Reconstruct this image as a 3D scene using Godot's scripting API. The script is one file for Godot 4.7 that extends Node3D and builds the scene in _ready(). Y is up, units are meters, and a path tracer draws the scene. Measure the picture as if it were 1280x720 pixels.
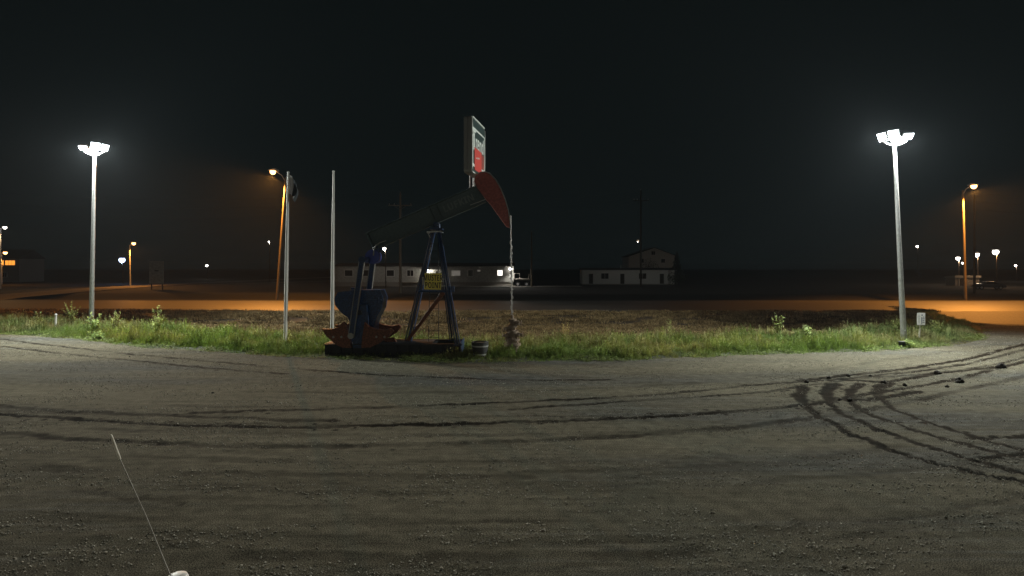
extends Node3D

# World: x right, y up, the camera looks along -z; "d" below is the distance ahead of the camera (d = -z).
const F := 700.0      # focal length in pixels of a 1280 x 720 picture
const EYE := 3.8      # camera height above the lot
const HORIZON := 335.0
var M := {}
var taken := {}
var rng := RandomNumberGenerator.new()

# ------------------------------------------------------------------ small helpers
func at(px: float, py: float, d: float) -> Vector3:          # where a point seen at a picture position lies, d metres ahead
	return Vector3((px - 640.0) / F * d, EYE - (py - HORIZON) / F * d, -d)
func on_ground(px: float, py: float) -> Vector3:
	var d := F * EYE / (py - HORIZON)
	return Vector3((px - 640.0) / F * d, 0.0, -d)
func numbered(called: String) -> String:
	if not taken.has(called):
		taken[called] = 0
		return called
	taken[called] += 1
	return "%s_%03d" % [called, taken[called]]
func tag(o: Node, label: String, category := "", group := "", kind := "") -> void:
	if label != "": o.set_meta("label", label)
	if category != "": o.set_meta("category", category)
	if group != "": o.set_meta("group", group)
	if kind != "": o.set_meta("kind", kind)
func thing(called: String, label: String, category: String, where := Vector3.ZERO, turn := 0.0, group := "") -> Node3D:
	var o := Node3D.new()
	o.name = numbered(called)
	add_child(o)
	o.position = where
	o.rotation.y = turn
	tag(o, label, category, group)
	return o
func obj(called: String, st: SurfaceTool, m: Material, parent: Node = null) -> MeshInstance3D:
	var o := MeshInstance3D.new()
	o.mesh = st.commit()
	o.material_override = m
	o.name = called if parent else numbered(called)
	if parent: parent.add_child(o, true)
	else: add_child(o, true)
	return o
func newst() -> SurfaceTool:
	var st := SurfaceTool.new()
	st.begin(Mesh.PRIMITIVE_TRIANGLES)
	return st
func tri(st: SurfaceTool, a: Vector3, b: Vector3, c: Vector3, n: Vector3) -> void:
	st.set_normal(n)
	if (c - a).cross(b - a).dot(n) >= 0.0:
		st.add_vertex(a); st.add_vertex(b); st.add_vertex(c)
	else:
		st.add_vertex(a); st.add_vertex(c); st.add_vertex(b)
func quad(st: SurfaceTool, a: Vector3, b: Vector3, c: Vector3, d: Vector3, n: Vector3) -> void:
	tri(st, a, b, c, n)
	tri(st, a, c, d, n)
func tri_s(st: SurfaceTool, a: Vector3, b: Vector3, c: Vector3, na: Vector3, nb: Vector3, nc: Vector3) -> void:
	if (c - a).cross(b - a).dot(na + nb + nc) >= 0.0:
		st.set_normal(na); st.add_vertex(a); st.set_normal(nb); st.add_vertex(b); st.set_normal(nc); st.add_vertex(c)
	else:
		st.set_normal(na); st.add_vertex(a); st.set_normal(nc); st.add_vertex(c); st.set_normal(nb); st.add_vertex(b)
# a box with chamfered edges
func box(st: SurfaceTool, c: Vector3, s: Vector3, b := Basis(), ch := 0.0) -> void:
	var h := s / 2.0
	if ch <= 0.0:
		for ax in 3:
			for sg in [-1.0, 1.0]:
				var n := Vector3.ZERO; n[ax] = sg
				var u := Vector3.ZERO; u[(ax + 1) % 3] = h[(ax + 1) % 3]
				var v := Vector3.ZERO; v[(ax + 2) % 3] = h[(ax + 2) % 3]
				var o := n * h[ax]
				quad(st, c + b * (o - u - v), c + b * (o + u - v), c + b * (o + u + v), c + b * (o - u + v), b * n)
		return
	for ax in 3:
		for sg in [-1.0, 1.0]:
			var n := Vector3.ZERO; n[ax] = sg
			var u := Vector3.ZERO; u[(ax + 1) % 3] = h[(ax + 1) % 3] - ch
			var v := Vector3.ZERO; v[(ax + 2) % 3] = h[(ax + 2) % 3] - ch
			var o := n * h[ax]
			quad(st, c + b * (o - u - v), c + b * (o + u - v), c + b * (o + u + v), c + b * (o - u + v), b * n)
	for ax in 3:     # edges along ax
		var p := (ax + 1) % 3
		var q := (ax + 2) % 3
		for sp in [-1.0, 1.0]:
			for sq in [-1.0, 1.0]:
				var l := Vector3.ZERO; l[ax] = h[ax] - ch
				var e1 := Vector3.ZERO; e1[p] = sp * h[p]; e1[q] = sq * (h[q] - ch)
				var e2 := Vector3.ZERO; e2[p] = sp * (h[p] - ch); e2[q] = sq * h[q]
				var n := Vector3.ZERO; n[p] = sp; n[q] = sq
				quad(st, c + b * (e1 - l), c + b * (e1 + l), c + b * (e2 + l), c + b * (e2 - l), b * n.normalized())
	for sx in [-1.0, 1.0]:
		for sy in [-1.0, 1.0]:
			for sz in [-1.0, 1.0]:
				var n := Vector3(sx, sy, sz)
				tri(st, c + b * (n * Vector3(h.x, h.y - ch, h.z - ch)), c + b * (n * Vector3(h.x - ch, h.y, h.z - ch)), c + b * (n * Vector3(h.x - ch, h.y - ch, h.z)), b * n.normalized())
# a bar of rectangular section from a to b; w across (roughly sideways "side"), t the other way
func bar(st: SurfaceTool, a: Vector3, b: Vector3, w: float, t: float, side := Vector3(0, 0, 1), ch := 0.0) -> void:
	var y := (b - a).normalized()
	var z := (side - y * side.dot(y)).normalized()
	var x := y.cross(z)
	box(st, (a + b) / 2.0, Vector3(t, (b - a).length(), w), Basis(x, y, z), ch)
func tube(st: SurfaceTool, pts: Array, radii: Array, sides := 12, caps := true) -> void:
	var rings := []
	var prev := Vector3.ZERO
	for i in pts.size():
		var t: Vector3 = ((pts[mini(i + 1, pts.size() - 1)] as Vector3) - (pts[maxi(i - 1, 0)] as Vector3)).normalized()
		var u := prev - t * prev.dot(t)
		if u.length() < 0.1:
			u = Vector3(0, 0, 1) if absf(t.z) < 0.9 else Vector3(1, 0, 0)
			u = u - t * u.dot(t)
		u = u.normalized()
		prev = u
		var v := t.cross(u)
		var ring := []
		for k in sides:
			var a := TAU * k / sides
			ring.append(u * cos(a) + v * sin(a))
		rings.append(ring)
	for i in pts.size() - 1:
		for k in sides:
			var k2 := (k + 1) % sides
			var a: Vector3 = pts[i] + rings[i][k] * radii[i]
			var b: Vector3 = pts[i] + rings[i][k2] * radii[i]
			var c: Vector3 = pts[i + 1] + rings[i + 1][k2] * radii[i + 1]
			var d: Vector3 = pts[i + 1] + rings[i + 1][k] * radii[i + 1]
			tri_s(st, a, b, c, rings[i][k], rings[i][k2], rings[i + 1][k2])
			tri_s(st, a, c, d, rings[i][k], rings[i + 1][k2], rings[i + 1][k])
	if caps:
		for e in [0, pts.size() - 1]:
			var n: Vector3 = (pts[e] - pts[1 if e == 0 else e - 1]).normalized()
			for k in range(1, sides - 1):
				tri(st, pts[e] + rings[e][0] * radii[e], pts[e] + rings[e][k] * radii[e], pts[e] + rings[e][k + 1] * radii[e], n)
# a turned shape: profile of (radius, height) from the bottom up, faceted hard between rows
func lathe(st: SurfaceTool, prof: Array, o := Vector3.ZERO, sides := 18, b := Basis()) -> void:
	for i in prof.size() - 1:
		var p: Vector2 = prof[i]
		var q: Vector2 = prof[i + 1]
		var nn := Vector2(q.y - p.y, p.x - q.x).normalized()
		for k in sides:
			var a0 := TAU * k / sides
			var a1 := TAU * (k + 1) / sides
			var d0 := Vector3(cos(a0), 0, sin(a0))
			var d1 := Vector3(cos(a1), 0, sin(a1))
			var n0 := b * (d0 * nn.x + Vector3(0, nn.y, 0))
			var n1 := b * (d1 * nn.x + Vector3(0, nn.y, 0))
			var pa := o + b * (d0 * p.x + Vector3(0, p.y, 0))
			var pb := o + b * (d1 * p.x + Vector3(0, p.y, 0))
			var qa := o + b * (d0 * q.x + Vector3(0, q.y, 0))
			var qb := o + b * (d1 * q.x + Vector3(0, q.y, 0))
			if p.x > 0.0005: tri_s(st, pa, pb, qb, n0, n1, n1)
			if q.x > 0.0005: tri_s(st, pa, qb, qa, n0, n1, n0)
# an outline in the xy plane given thickness along z
func prism(st: SurfaceTool, poly: PackedVector2Array, z0: float, z1: float, xf := Transform3D()) -> void:
	var idx := Geometry2D.triangulate_polygon(poly)
	for i in range(0, idx.size(), 3):
		for e in [[z0, -1.0], [z1, 1.0]]:
			tri(st, xf * Vector3(poly[idx[i]].x, poly[idx[i]].y, e[0]), xf * Vector3(poly[idx[i + 1]].x, poly[idx[i + 1]].y, e[0]), xf * Vector3(poly[idx[i + 2]].x, poly[idx[i + 2]].y, e[0]), xf.basis * Vector3(0, 0, e[1]))
	var area := 0.0
	for i in poly.size():
		area += poly[i].cross(poly[(i + 1) % poly.size()])
	for i in poly.size():
		var p := poly[i]
		var q := poly[(i + 1) % poly.size()]
		var n := Vector2(q.y - p.y, p.x - q.x).normalized() * signf(area)
		quad(st, xf * Vector3(p.x, p.y, z0), xf * Vector3(q.x, q.y, z0), xf * Vector3(q.x, q.y, z1), xf * Vector3(p.x, p.y, z1), xf.basis * Vector3(n.x, n.y, 0))
func letters(called: String, words: String, size: float, m: Material, parent: Node, xf: Transform3D, bold := true) -> MeshInstance3D:
	var f := SystemFont.new()
	f.font_names = PackedStringArray(["Droid Sans"])
	f.font_weight = 700 if bold else 400
	var t := TextMesh.new()
	t.text = words
	t.font = f
	t.font_size = 64
	t.pixel_size = size / 46.0
	t.depth = 0.004
	var o := MeshInstance3D.new()
	o.mesh = t
	o.material_override = m
	o.name = called
	parent.add_child(o, true)
	o.transform = xf
	return o
func dup(o: Node3D, where: Vector3, turn := 0.0, sc := 1.0, label := "") -> Node3D:
	var c: Node3D = o.duplicate()
	var base := String(o.name)
	c.name = numbered(base)
	add_child(c)
	c.position = where
	c.rotation.y = turn
	c.scale = Vector3.ONE * sc
	if label != "": c.set_meta("label", label)
	return c

# ------------------------------------------------------------------ materials
func srgb(r: float, g: float, b: float) -> Color:
	return Color(r, g, b).linear_to_srgb()
func mat(key: String, r: float, g: float, b: float, rough := 0.8, metal := 0.0) -> StandardMaterial3D:
	var m := StandardMaterial3D.new()
	m.albedo_color = srgb(r, g, b)
	m.roughness = rough
	m.metallic = metal
	m.resource_name = key
	M[key] = m
	return m
func glow(key: String, c: Color, energy: float) -> StandardMaterial3D:
	var m := StandardMaterial3D.new()
	m.albedo_color = Color(0.8, 0.8, 0.8)
	m.emission_enabled = true
	m.emission = c
	m.emission_energy_multiplier = energy
	m.resource_name = key
	M[key] = m
	return m
# tints a material with two layers of noise (wear, grime, grain) laid on in the world
func worn(m: StandardMaterial3D, lo: float, hi: float, freq: float, scale_v: Vector3, bump := 0.0, sd := 1) -> void:
	var n := FastNoiseLite.new()
	n.seed = sd
	n.frequency = freq
	n.fractal_octaves = 5
	var t := NoiseTexture2D.new()
	t.width = 512; t.height = 512; t.seamless = true; t.noise = n
	var g := Gradient.new()
	g.set_color(0, Color(lo, lo, lo)); g.set_color(1, Color(hi, hi, hi))
	t.color_ramp = g
	m.albedo_texture = t
	m.uv1_triplanar = true
	m.uv1_scale = scale_v
	if bump > 0.0:
		var t2 := NoiseTexture2D.new()
		t2.width = 512; t2.height = 512; t2.seamless = true; t2.noise = n
		m.heightmap_enabled = true
		m.heightmap_texture = t2
		m.heightmap_scale = bump
func make_materials() -> void:
	mat("steel", 0.66, 0.67, 0.68, 0.5, 0.15); worn(M.steel, 0.75, 1.0, 0.02, Vector3(1.5, 0.4, 1.5))
	mat("white_paint", 0.74, 0.74, 0.72, 0.5)
	mat("navy", 0.022, 0.075, 0.21, 0.38); worn(M.navy, 0.45, 1.0, 0.02, Vector3(0.9, 0.9, 0.9), 0.0, 3)
	mat("blue", 0.045, 0.07, 0.30, 0.45)
	mat("rust_red", 0.25, 0.085, 0.042, 0.6); worn(M.rust_red, 0.5, 1.0, 0.02, Vector3(1.0, 1.0, 1.0), 0.0, 5)
	mat("head_red", 0.40, 0.09, 0.07, 0.5); worn(M.head_red, 0.7, 1.0, 0.02, Vector3(0.6, 0.6, 0.6), 0.0, 6)
	mat("beam_grey", 0.075, 0.115, 0.12, 0.55); worn(M.beam_grey, 0.85, 1.0, 0.02, Vector3(0.7, 0.7, 0.7), 0.0, 7)
	mat("beam_letter", 0.15, 0.18, 0.18, 0.6)
	mat("black_paint", 0.02, 0.02, 0.02, 0.5)
	mat("skid", 0.018, 0.022, 0.03, 0.6); worn(M.skid, 0.5, 1.0, 0.03, Vector3(1, 1, 1), 0.0, 8)
	mat("sign_frame", 0.3, 0.31, 0.3, 0.45, 0.3)
	mat("sign_dark", 0.035, 0.06, 0.06, 0.35)
	mat("sign_white", 0.72, 0.76, 0.74, 0.4)
	mat("sign_red", 0.62, 0.07, 0.06, 0.4)
	mat("sign_yellow", 0.72, 0.62, 0.10, 0.5)
	mat("print_black", 0.015, 0.015, 0.012, 0.6)
	mat("print_blue", 0.03, 0.05, 0.15, 0.6)
	mat("wood", 0.30, 0.235, 0.15, 0.85); worn(M.wood, 0.55, 1.0, 0.03, Vector3(4, 0.35, 4), 0.0, 9)
	mat("grey_wood", 0.42, 0.38, 0.32, 0.85); worn(M.grey_wood, 0.6, 1.0, 0.03, Vector3(4, 0.35, 4), 0.0, 19)
	mat("dark_wood", 0.09, 0.065, 0.045, 0.9); worn(M.dark_wood, 0.55, 1.0, 0.03, Vector3(4, 0.35, 4), 0.0, 10)
	mat("siding", 0.48, 0.48, 0.45, 0.75); worn(M.siding, 0.8, 1.0, 0.02, Vector3(0.2, 0.2, 0.2), 0.0, 11)
	mat("siding_low", 0.3, 0.28, 0.25, 0.8)
	mat("roofing", 0.06, 0.06, 0.06, 0.9)
	mat("window_dark", 0.02, 0.022, 0.025, 0.12)
	mat("rusty_iron", 0.45, 0.34, 0.25, 0.6); worn(M.rusty_iron, 0.45, 1.0, 0.03, Vector3(2, 2, 2), 0.0, 12)
	mat("tub", 0.1, 0.1, 0.1, 0.6); worn(M.tub, 0.5, 1.0, 0.03, Vector3(2, 2, 2), 0.0, 13)
	mat("tub_band", 0.4, 0.4, 0.4, 0.5, 0.4)
	mat("soil", 0.05, 0.037, 0.025, 0.95)
	mat("rope", 0.7, 0.68, 0.64, 0.9); worn(M.rope, 0.3, 1.0, 0.05, Vector3(6, 6, 6), 0.0, 14)
	mat("cable", 0.4, 0.41, 0.42, 0.45, 0.6)
	mat("cloth_white", 0.68, 0.68, 0.7, 0.9)
	mat("cloth_dark", 0.06, 0.07, 0.08, 0.9)
	mat("mud", 0.045, 0.037, 0.028, 0.95); worn(M.mud, 0.5, 1.0, 0.04, Vector3(3, 3, 3), 0.0, 15)
	mat("rubber", 0.02, 0.02, 0.02, 0.9)
	mat("car_paint", 0.1, 0.11, 0.12, 0.3, 0.3)
	mat("asphalt", 0.085, 0.08, 0.075, 0.62)
	mat("line_paint", 0.45, 0.43, 0.38, 0.7); worn(M.line_paint, 0.4, 1.0, 0.05, Vector3(0.8, 0.8, 0.8), 0.0, 16)
	mat("line_yellow", 0.4, 0.28, 0.06, 0.7); worn(M.line_yellow, 0.4, 1.0, 0.05, Vector3(0.8, 0.8, 0.8), 0.0, 16)
	mat("side_gravel", 0.22, 0.2, 0.17, 0.95); worn(M.side_gravel, 0.6, 1.0, 0.02, Vector3(0.3, 0.3, 0.3), 0.0, 17)
	mat("bark", 0.06, 0.045, 0.032, 0.95)
	mat("needles", 0.03, 0.045, 0.024, 0.9)
	mat("foliage", 0.05, 0.07, 0.03, 0.9)
	mat("rod_grey", 0.3, 0.29, 0.26, 0.6)
	mat("rod_tip", 0.62, 0.6, 0.52, 0.6)
	glow("lamp_flood", Color(0.93, 0.97, 1.0), 14.0)
	glow("lamp_sodium", Color(1.0, 0.7, 0.42), 8.0)
	glow("lamp_white", Color(1.0, 0.97, 0.92), 12.0)
	glow("lamp_blue", Color(0.72, 0.8, 1.0), 9.0)
	glow("lamp_dim", Color(1.0, 0.9, 0.75), 0.25)
	glow("window_lit", Color(1.0, 0.98, 0.92), 2.2)
	glow("window_lit_warm", Color(1.0, 0.62, 0.22), 1.3)
	glow("window_lit_dim", Color(1.0, 0.96, 0.9), 0.10)

# ------------------------------------------------------------------ terrain
var n_edge := FastNoiseLite.new()
var n_rough := FastNoiseLite.new()
const EDGE := [[-70.0, 44.0], [-46.0, 37.5], [-30.6, 33.0], [-22.5, 29.8], [-17.0, 26.8], [-10.9, 24.7], [-5.5, 23.3], [-1.3, 22.9], [5.4, 23.5], [12.8, 25.0], [19.4, 26.8], [24.0, 29.3], [27.5, 32.5], [30.5, 36.5], [33.0, 41.0], [36.0, 49.0], [40.0, 52.0], [80.0, 52.0]]
func edge_base(x: float) -> float:
	for i in EDGE.size() - 1:
		if x <= EDGE[i + 1][0]:
			var t := clampf((x - EDGE[i][0]) / (EDGE[i + 1][0] - EDGE[i][0]), 0.0, 1.0)
			return lerpf(EDGE[i][1], EDGE[i + 1][1], t)
	return 52.0
func edge(x: float) -> float:
	return (edge_base(x - 0.8) + edge_base(x) + edge_base(x + 0.8)) / 3.0 + n_edge.get_noise_1d(x * 3.0) * 0.35 + n_edge.get_noise_1d(x * 17.0 + 90.0) * 0.18
func road_shift(x: float) -> float:       # the highway bends away slightly to the left
	return 0.055 * maxf(0.0, -x - 15.0)
func ground_height(x: float, d: float) -> float:
	var e := edge_base(x)
	var rs := road_shift(x)
	var h := 0.0
	if d < e - 0.6: return -0.12
	h = -0.05 + 0.10 * smoothstep(e - 0.3, e + 1.5, d)
	var ditch := smoothstep(e + 5.0, e + 9.5, d) * (1.0 - smoothstep(41.5 + rs, 47.0 + rs, d)) * (1.0 - smoothstep(22.0, 31.0, x))
	h -= 0.62 * ditch
	if d > 41.5 + rs: h = lerpf(h, 0.10, smoothstep(41.5 + rs, 47.5 + rs, d))
	if d > 63.5 + rs: h = 0.10 - 0.7 * smoothstep(64.0 + rs, 69.0 + rs, d) * (1.0 - smoothstep(74.0 + rs, 82.0 + rs, d)) - 0.08 * smoothstep(70.0 + rs, 90.0 + rs, d)
	if d < 62.5 + rs and d > 47.8 + rs: h = 0.02
	if d > e + 4.0 and d < 46.0 + rs:
		h += n_rough.get_noise_2d(x * 4.0, d * 11.0) * 0.10 * smoothstep(e + 4.0, e + 7.0, d) * (1.0 - smoothstep(44.0 + rs, 46.5 + rs, d))
	return h
func grid_mesh(xs: Array, ds: Array, fn: Callable, m: Material, called: String, uv_of = null, colour_of = null) -> MeshInstance3D:
	var nx := xs.size()
	var nd := ds.size()
	var v := PackedVector3Array(); v.resize(nx * nd)
	var nrm := PackedVector3Array(); nrm.resize(nx * nd)
	var uv := PackedVector2Array()
	var uv2 := PackedVector2Array()
	var col := PackedColorArray()
	if uv_of != null:
		uv.resize(nx * nd); uv2.resize(nx * nd)
	if colour_of != null: col.resize(nx * nd)
	for j in nd:
		for i in nx:
			v[j * nx + i] = fn.call(xs[i], ds[j])
	for j in nd:
		for i in nx:
			var k := j * nx + i
			var dx := v[j * nx + mini(i + 1, nx - 1)] - v[j * nx + maxi(i - 1, 0)]
			var dd := v[mini(j + 1, nd - 1) * nx + i] - v[maxi(j - 1, 0) * nx + i]
			nrm[k] = dx.cross(dd).normalized()
			if nrm[k].y < 0.0: nrm[k] = -nrm[k]
			if uv_of != null:
				uv[k] = uv_of.call(v[k])
				uv2[k] = Vector2(v[k].x, v[k].z) / 2.3
			if colour_of != null: col[k] = colour_of.call(v[k])
	var idx := PackedInt32Array()
	idx.resize((nx - 1) * (nd - 1) * 6)
	var o := 0
	for j in nd - 1:
		for i in nx - 1:
			var a := j * nx + i
			# a: near-left, a+1: near-right, a+nx: far-left; clockwise from above
			idx[o] = a; idx[o + 1] = a + nx; idx[o + 2] = a + nx + 1
			idx[o + 3] = a; idx[o + 4] = a + nx + 1; idx[o + 5] = a + 1
			o += 6
	var arr := []
	arr.resize(Mesh.ARRAY_MAX)
	arr[Mesh.ARRAY_VERTEX] = v
	arr[Mesh.ARRAY_NORMAL] = nrm
	arr[Mesh.ARRAY_INDEX] = idx
	if uv_of != null:
		arr[Mesh.ARRAY_TEX_UV] = uv
		arr[Mesh.ARRAY_TEX_UV2] = uv2
	if colour_of != null: arr[Mesh.ARRAY_COLOR] = col
	var am := ArrayMesh.new()
	am.add_surface_from_arrays(Mesh.PRIMITIVE_TRIANGLES, arr)
	var mi := MeshInstance3D.new()
	mi.mesh = am
	mi.material_override = m
	mi.name = numbered(called)
	add_child(mi)
	tag(mi, "", "", "", "structure")
	return mi

# --- the lot: mud tracks are drawn into a top-down map of the ground that gives both colour and ruts
const LX0 := -48.0
const LX1 := 64.0
const LD0 := 2.0
const LD1 := 53.0
const TW := 2048
const TH := 1024
var track := PackedFloat32Array()    # how muddy
var rut := PackedFloat32Array()      # height in metres
func stamp(x: float, d: float, w: float, dark: float, depth: float) -> void:
	var sx := (LX1 - LX0) / TW
	var sy := (LD1 - LD0) / TH
	var r := w * 1.6
	for j in range(maxi(0, int((d - r - LD0) / sy)), mini(TH - 1, int((d + r - LD0) / sy) + 1) + 1):
		for i in range(maxi(0, int((x - r - LX0) / sx)), mini(TW - 1, int((x + r - LX0) / sx) + 1) + 1):
			var q := Vector2(LX0 + (i + 0.5) * sx - x, LD0 + (j + 0.5) * sy - d).length() / w
			var k := j * TW + i
			if q < 1.0: track[k] = maxf(track[k], dark * (1.0 - smoothstep(0.55, 1.0, q)))
			if q < 0.7: rut[k] = minf(rut[k], -depth * (1.0 - smoothstep(0.3, 0.7, q)))
			elif q < 1.5 and rut[k] >= 0.0: rut[k] = maxf(rut[k], depth * 0.9 * (1.0 - absf(q - 1.0) / 0.5))
func draw_track(px: Array, w: float, dark: float, depth: float, sd: int, patchy := 0.5, w_end := 0.0) -> void:
	var c := Curve2D.new()
	var p := []
	for a in px:
		var g := on_ground(a[0], a[1])
		p.append(Vector2(g.x, -g.z))
	for i in p.size():
		var t: Vector2 = (p[mini(i + 1, p.size() - 1)] - p[maxi(i - 1, 0)]) / 6.0
		if i > 0: t = t.limit_length((p[i] - p[i - 1]).length() * 0.4)
		c.add_point(p[i], -t, t)
	var n := FastNoiseLite.new()
	n.seed = sd
	n.frequency = 0.35
	n.fractal_octaves = 4
	var jr := RandomNumberGenerator.new()
	jr.seed = sd * 31
	var len := c.get_baked_length()
	var s := 0.0
	while s < len:
		var q := c.sample_baked(s)
		var k := clampf(0.75 + patchy * n.get_noise_1d(s) * 1.6, 0.0, 1.0)
		var off := n.get_noise_1d(s * 2.0 + 300.0) * 0.12
		var ww := w if w_end <= 0.0 else lerpf(w, w_end, smoothstep(0.05, 0.45, s / len))
		stamp(q.x + off + jr.randf_range(-0.035, 0.035), q.y + off + jr.randf_range(-0.035, 0.035), ww * (0.65 + 0.7 * absf(n.get_noise_1d(s * 4.0 + 100.0))) * jr.randf_range(0.7, 1.15), dark * k * jr.randf_range(0.75, 1.0), depth * k)
		if jr.randf() < 0.16 * dark:       # crumbs thrown to the side
			var ja := jr.randf() * TAU
			stamp(q.x + cos(ja) * ww * jr.randf_range(0.8, 2.2), q.y + sin(ja) * ww * jr.randf_range(0.8, 2.2), jr.randf_range(0.04, 0.10), dark * jr.randf_range(0.4, 0.9), 0.0)
		s += (w if w_end <= 0.0 else minf(w, w_end)) * 0.3
func build_lot() -> void:
	track.resize(TW * TH); rut.resize(TW * TH)
	# long passes across the whole lot
	draw_track([[-60, 417], [0, 424], [130, 439], [280, 453], [450, 467], [640, 476], [760, 476]], 0.18, 0.55, 0.012, 1)
	draw_track([[-60, 424], [0, 433], [120, 446], [260, 460], [360, 468]], 0.16, 0.6, 0.012, 2)
	draw_track([[-60, 512], [0, 518], [180, 529], [350, 534], [560, 531], [760, 524], [900, 516], [1010, 506], [1130, 486], [1200, 473], [1300, 447]], 0.17, 0.85, 0.025, 3, 0.45)
	draw_track([[-60, 536], [0, 542], [300, 559], [640, 552], [900, 536], [1040, 520], [1150, 500], [1300, 466]], 0.24, 0.42, 0.015, 4)
	draw_track([[240, 516], [440, 511], [640, 503], [820, 494], [930, 483], [1020, 476], [1150, 464], [1210, 455], [1300, 432]], 0.17, 0.6, 0.015, 5)
	draw_track([[640, 512], [820, 500], [960, 490], [1060, 474], [1180, 466], [1240, 457], [1300, 441]], 0.15, 0.5, 0.015, 6)
	draw_track([[-60, 500], [60, 513], [250, 521], [420, 527]], 0.22, 0.5, 0.015, 7)
	draw_track([[1000, 476], [1060, 469], [1130, 462], [1200, 451], [1300, 425]], 0.2, 1.0, 0.03, 20, 0.4)
	draw_track([[1050, 474], [1100, 478], [1130, 474], [1180, 466], [1250, 459]], 0.22, 1.0, 0.03, 21, 0.35)
	# the hooks where a lorry backed and turned
	draw_track([[1004, 485], [999, 495], [1008, 510], [1030, 525], [1070, 544], [1140, 572], [1210, 590], [1300, 606]], 0.30, 1.0, 0.035, 8, 0.25, 0.15)
	draw_track([[1044, 480], [1033, 490], [1038, 506], [1060, 521], [1110, 541], [1200, 570], [1300, 598]], 0.31, 1.0, 0.035, 9, 0.25, 0.16)
	draw_track([[1076, 480], [1066, 488], [1060, 498], [1075, 512], [1130, 533], [1220, 560], [1300, 578]], 0.24, 0.9, 0.025, 10, 0.5, 0.12)
	draw_track([[1112, 478], [1100, 485], [1098, 497], [1120, 513], [1180, 534], [1240, 553], [1300, 568]], 0.32, 1.0, 0.03, 11, 0.45, 0.13)
	draw_track([[1060, 500], [1090, 500], [1150, 490]], 0.22, 0.9, 0.03, 12, 0.3)
	draw_track([[1210, 548], [1250, 547], [1300, 544]], 0.16, 0.9, 0.03, 13, 0.2)
	draw_track([[1230, 574], [1300, 567]], 0.14, 0.9, 0.03, 14, 0.2)
	# broad old passes, barely darker
	draw_track([[-60, 575], [200, 600], [500, 612], [900, 590], [1300, 530]], 0.26, 0.16, 0.006, 15)
	draw_track([[-60, 640], [200, 668], [640, 682], [1100, 650], [1350, 610]], 0.24, 0.14, 0.006, 16)
	draw_track([[100, 612], [180, 625], [230, 632]], 0.10, 0.4, 0.01, 17)
	draw_track([[300, 490], [640, 490], [900, 478], [1000, 466], [1250, 430]], 0.26, 0.18, 0.006, 18)
	# the grader's curved passes over the whole lot
	var gr := RandomNumberGenerator.new()
	gr.seed = 12
	for i in 26:
		var y := 505.0 + 225.0 * pow(i / 25.0, 1.3) + gr.randf_range(-5, 5)
		var x0 := gr.randf_range(-80, 500)
		var x1 := x0 + gr.randf_range(350, 1000)
		var arc := []
		for q in 6:
			var xx := lerpf(x0, x1, q / 5.0)
			var u := (xx - 560.0) / 640.0
			arc.append([xx, y - (y - 400.0) * (0.10 if u < 0.0 else 0.17) * u * u])
		draw_track(arc, gr.randf_range(0.06, 0.24), gr.randf_range(0.10, 0.24), 0.006, 300 + i, 0.9)
	# colour map
	var a := FastNoiseLite.new(); a.seed = 31; a.frequency = 0.012; a.fractal_octaves = 5
	var b := FastNoiseLite.new(); b.seed = 32; b.frequency = 0.16; b.fractal_octaves = 4
	var ia := a.get_image(TW / 2, TH, false, false, false)
	var ib := b.get_image(TW, TH, false, false, false)
	var na := ia.get_data()
	var nb := ib.get_data()
	var out := PackedByteArray()
	out.resize(TW * TH * 3)
	for j in TH:
		for i in TW:
			var k := j * TW + i
			# patches drawn out along the way the lot is driven
			var big := na[j * (TW / 2) + i / 5] / 255.0
			var fine := nb[k] / 255.0
			var streak := nb[((j * 7) % TH) * TW + i / 9] / 255.0 * 0.5 + nb[((j * 3 + 400) % TH) * TW + (i / 22 + 900) % TW] / 255.0 * 0.5
			var f := 0.70 + 0.5 * (big - 0.5) + 0.55 * (fine - 0.5) + 0.75 * (streak - 0.5)
			var cool := clampf((0.5 - big) * 3.0 + (streak - 0.5) * 2.0, 0.0, 1.0)      # bluish gravel shows where the dirt has worn off
			var mud := 0.0
			if track[k] > 0.02: mud = clampf(track[k] * 1.9 + (fine - 0.5) * 1.2 * (1.0 - 0.6 * track[k]), 0.0, 1.0) * smoothstep(0.02, 0.15, track[k])
			var r := lerpf(0.233 * f * (1.0 - 0.12 * cool), 0.021, mud)
			var g := lerpf(0.217 * f * (1.0 - 0.03 * cool), 0.018, mud)
			var bl := lerpf(0.163 * f * (1.0 + 0.22 * cool), 0.014, mud)
			out[k * 3] = int(255.0 * pow(clampf(r, 0.0, 1.0), 0.4545))
			out[k * 3 + 1] = int(255.0 * pow(clampf(g, 0.0, 1.0), 0.4545))
			out[k * 3 + 2] = int(255.0 * pow(clampf(bl, 0.0, 1.0), 0.4545))
	var img := Image.create_from_data(TW, TH, false, Image.FORMAT_RGB8, out)
	var m := StandardMaterial3D.new()
	m.resource_name = "lot_gravel"
	m.albedo_texture = ImageTexture.create_from_image(img)
	m.roughness = 1.0
	m.metallic_specular = 0.08
	# fine grit
	var gn := FastNoiseLite.new(); gn.seed = 77; gn.frequency = 0.09; gn.fractal_octaves = 3
	var gi := NoiseTexture2D.new()
	gi.width = 1024; gi.height = 1024; gi.seamless = true; gi.noise = gn
	var gg := Gradient.new()
	gg.set_offset(0, 0.3); gg.set_offset(1, 0.68); gg.set_color(0, Color(0.52, 0.52, 0.52)); gg.set_color(1, Color(1, 1, 1))
	gi.color_ramp = gg
	m.detail_enabled = true
	m.detail_albedo = gi
	m.detail_blend_mode = BaseMaterial3D.BLEND_MODE_MUL
	m.detail_uv_layer = BaseMaterial3D.DETAIL_UV_2
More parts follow.
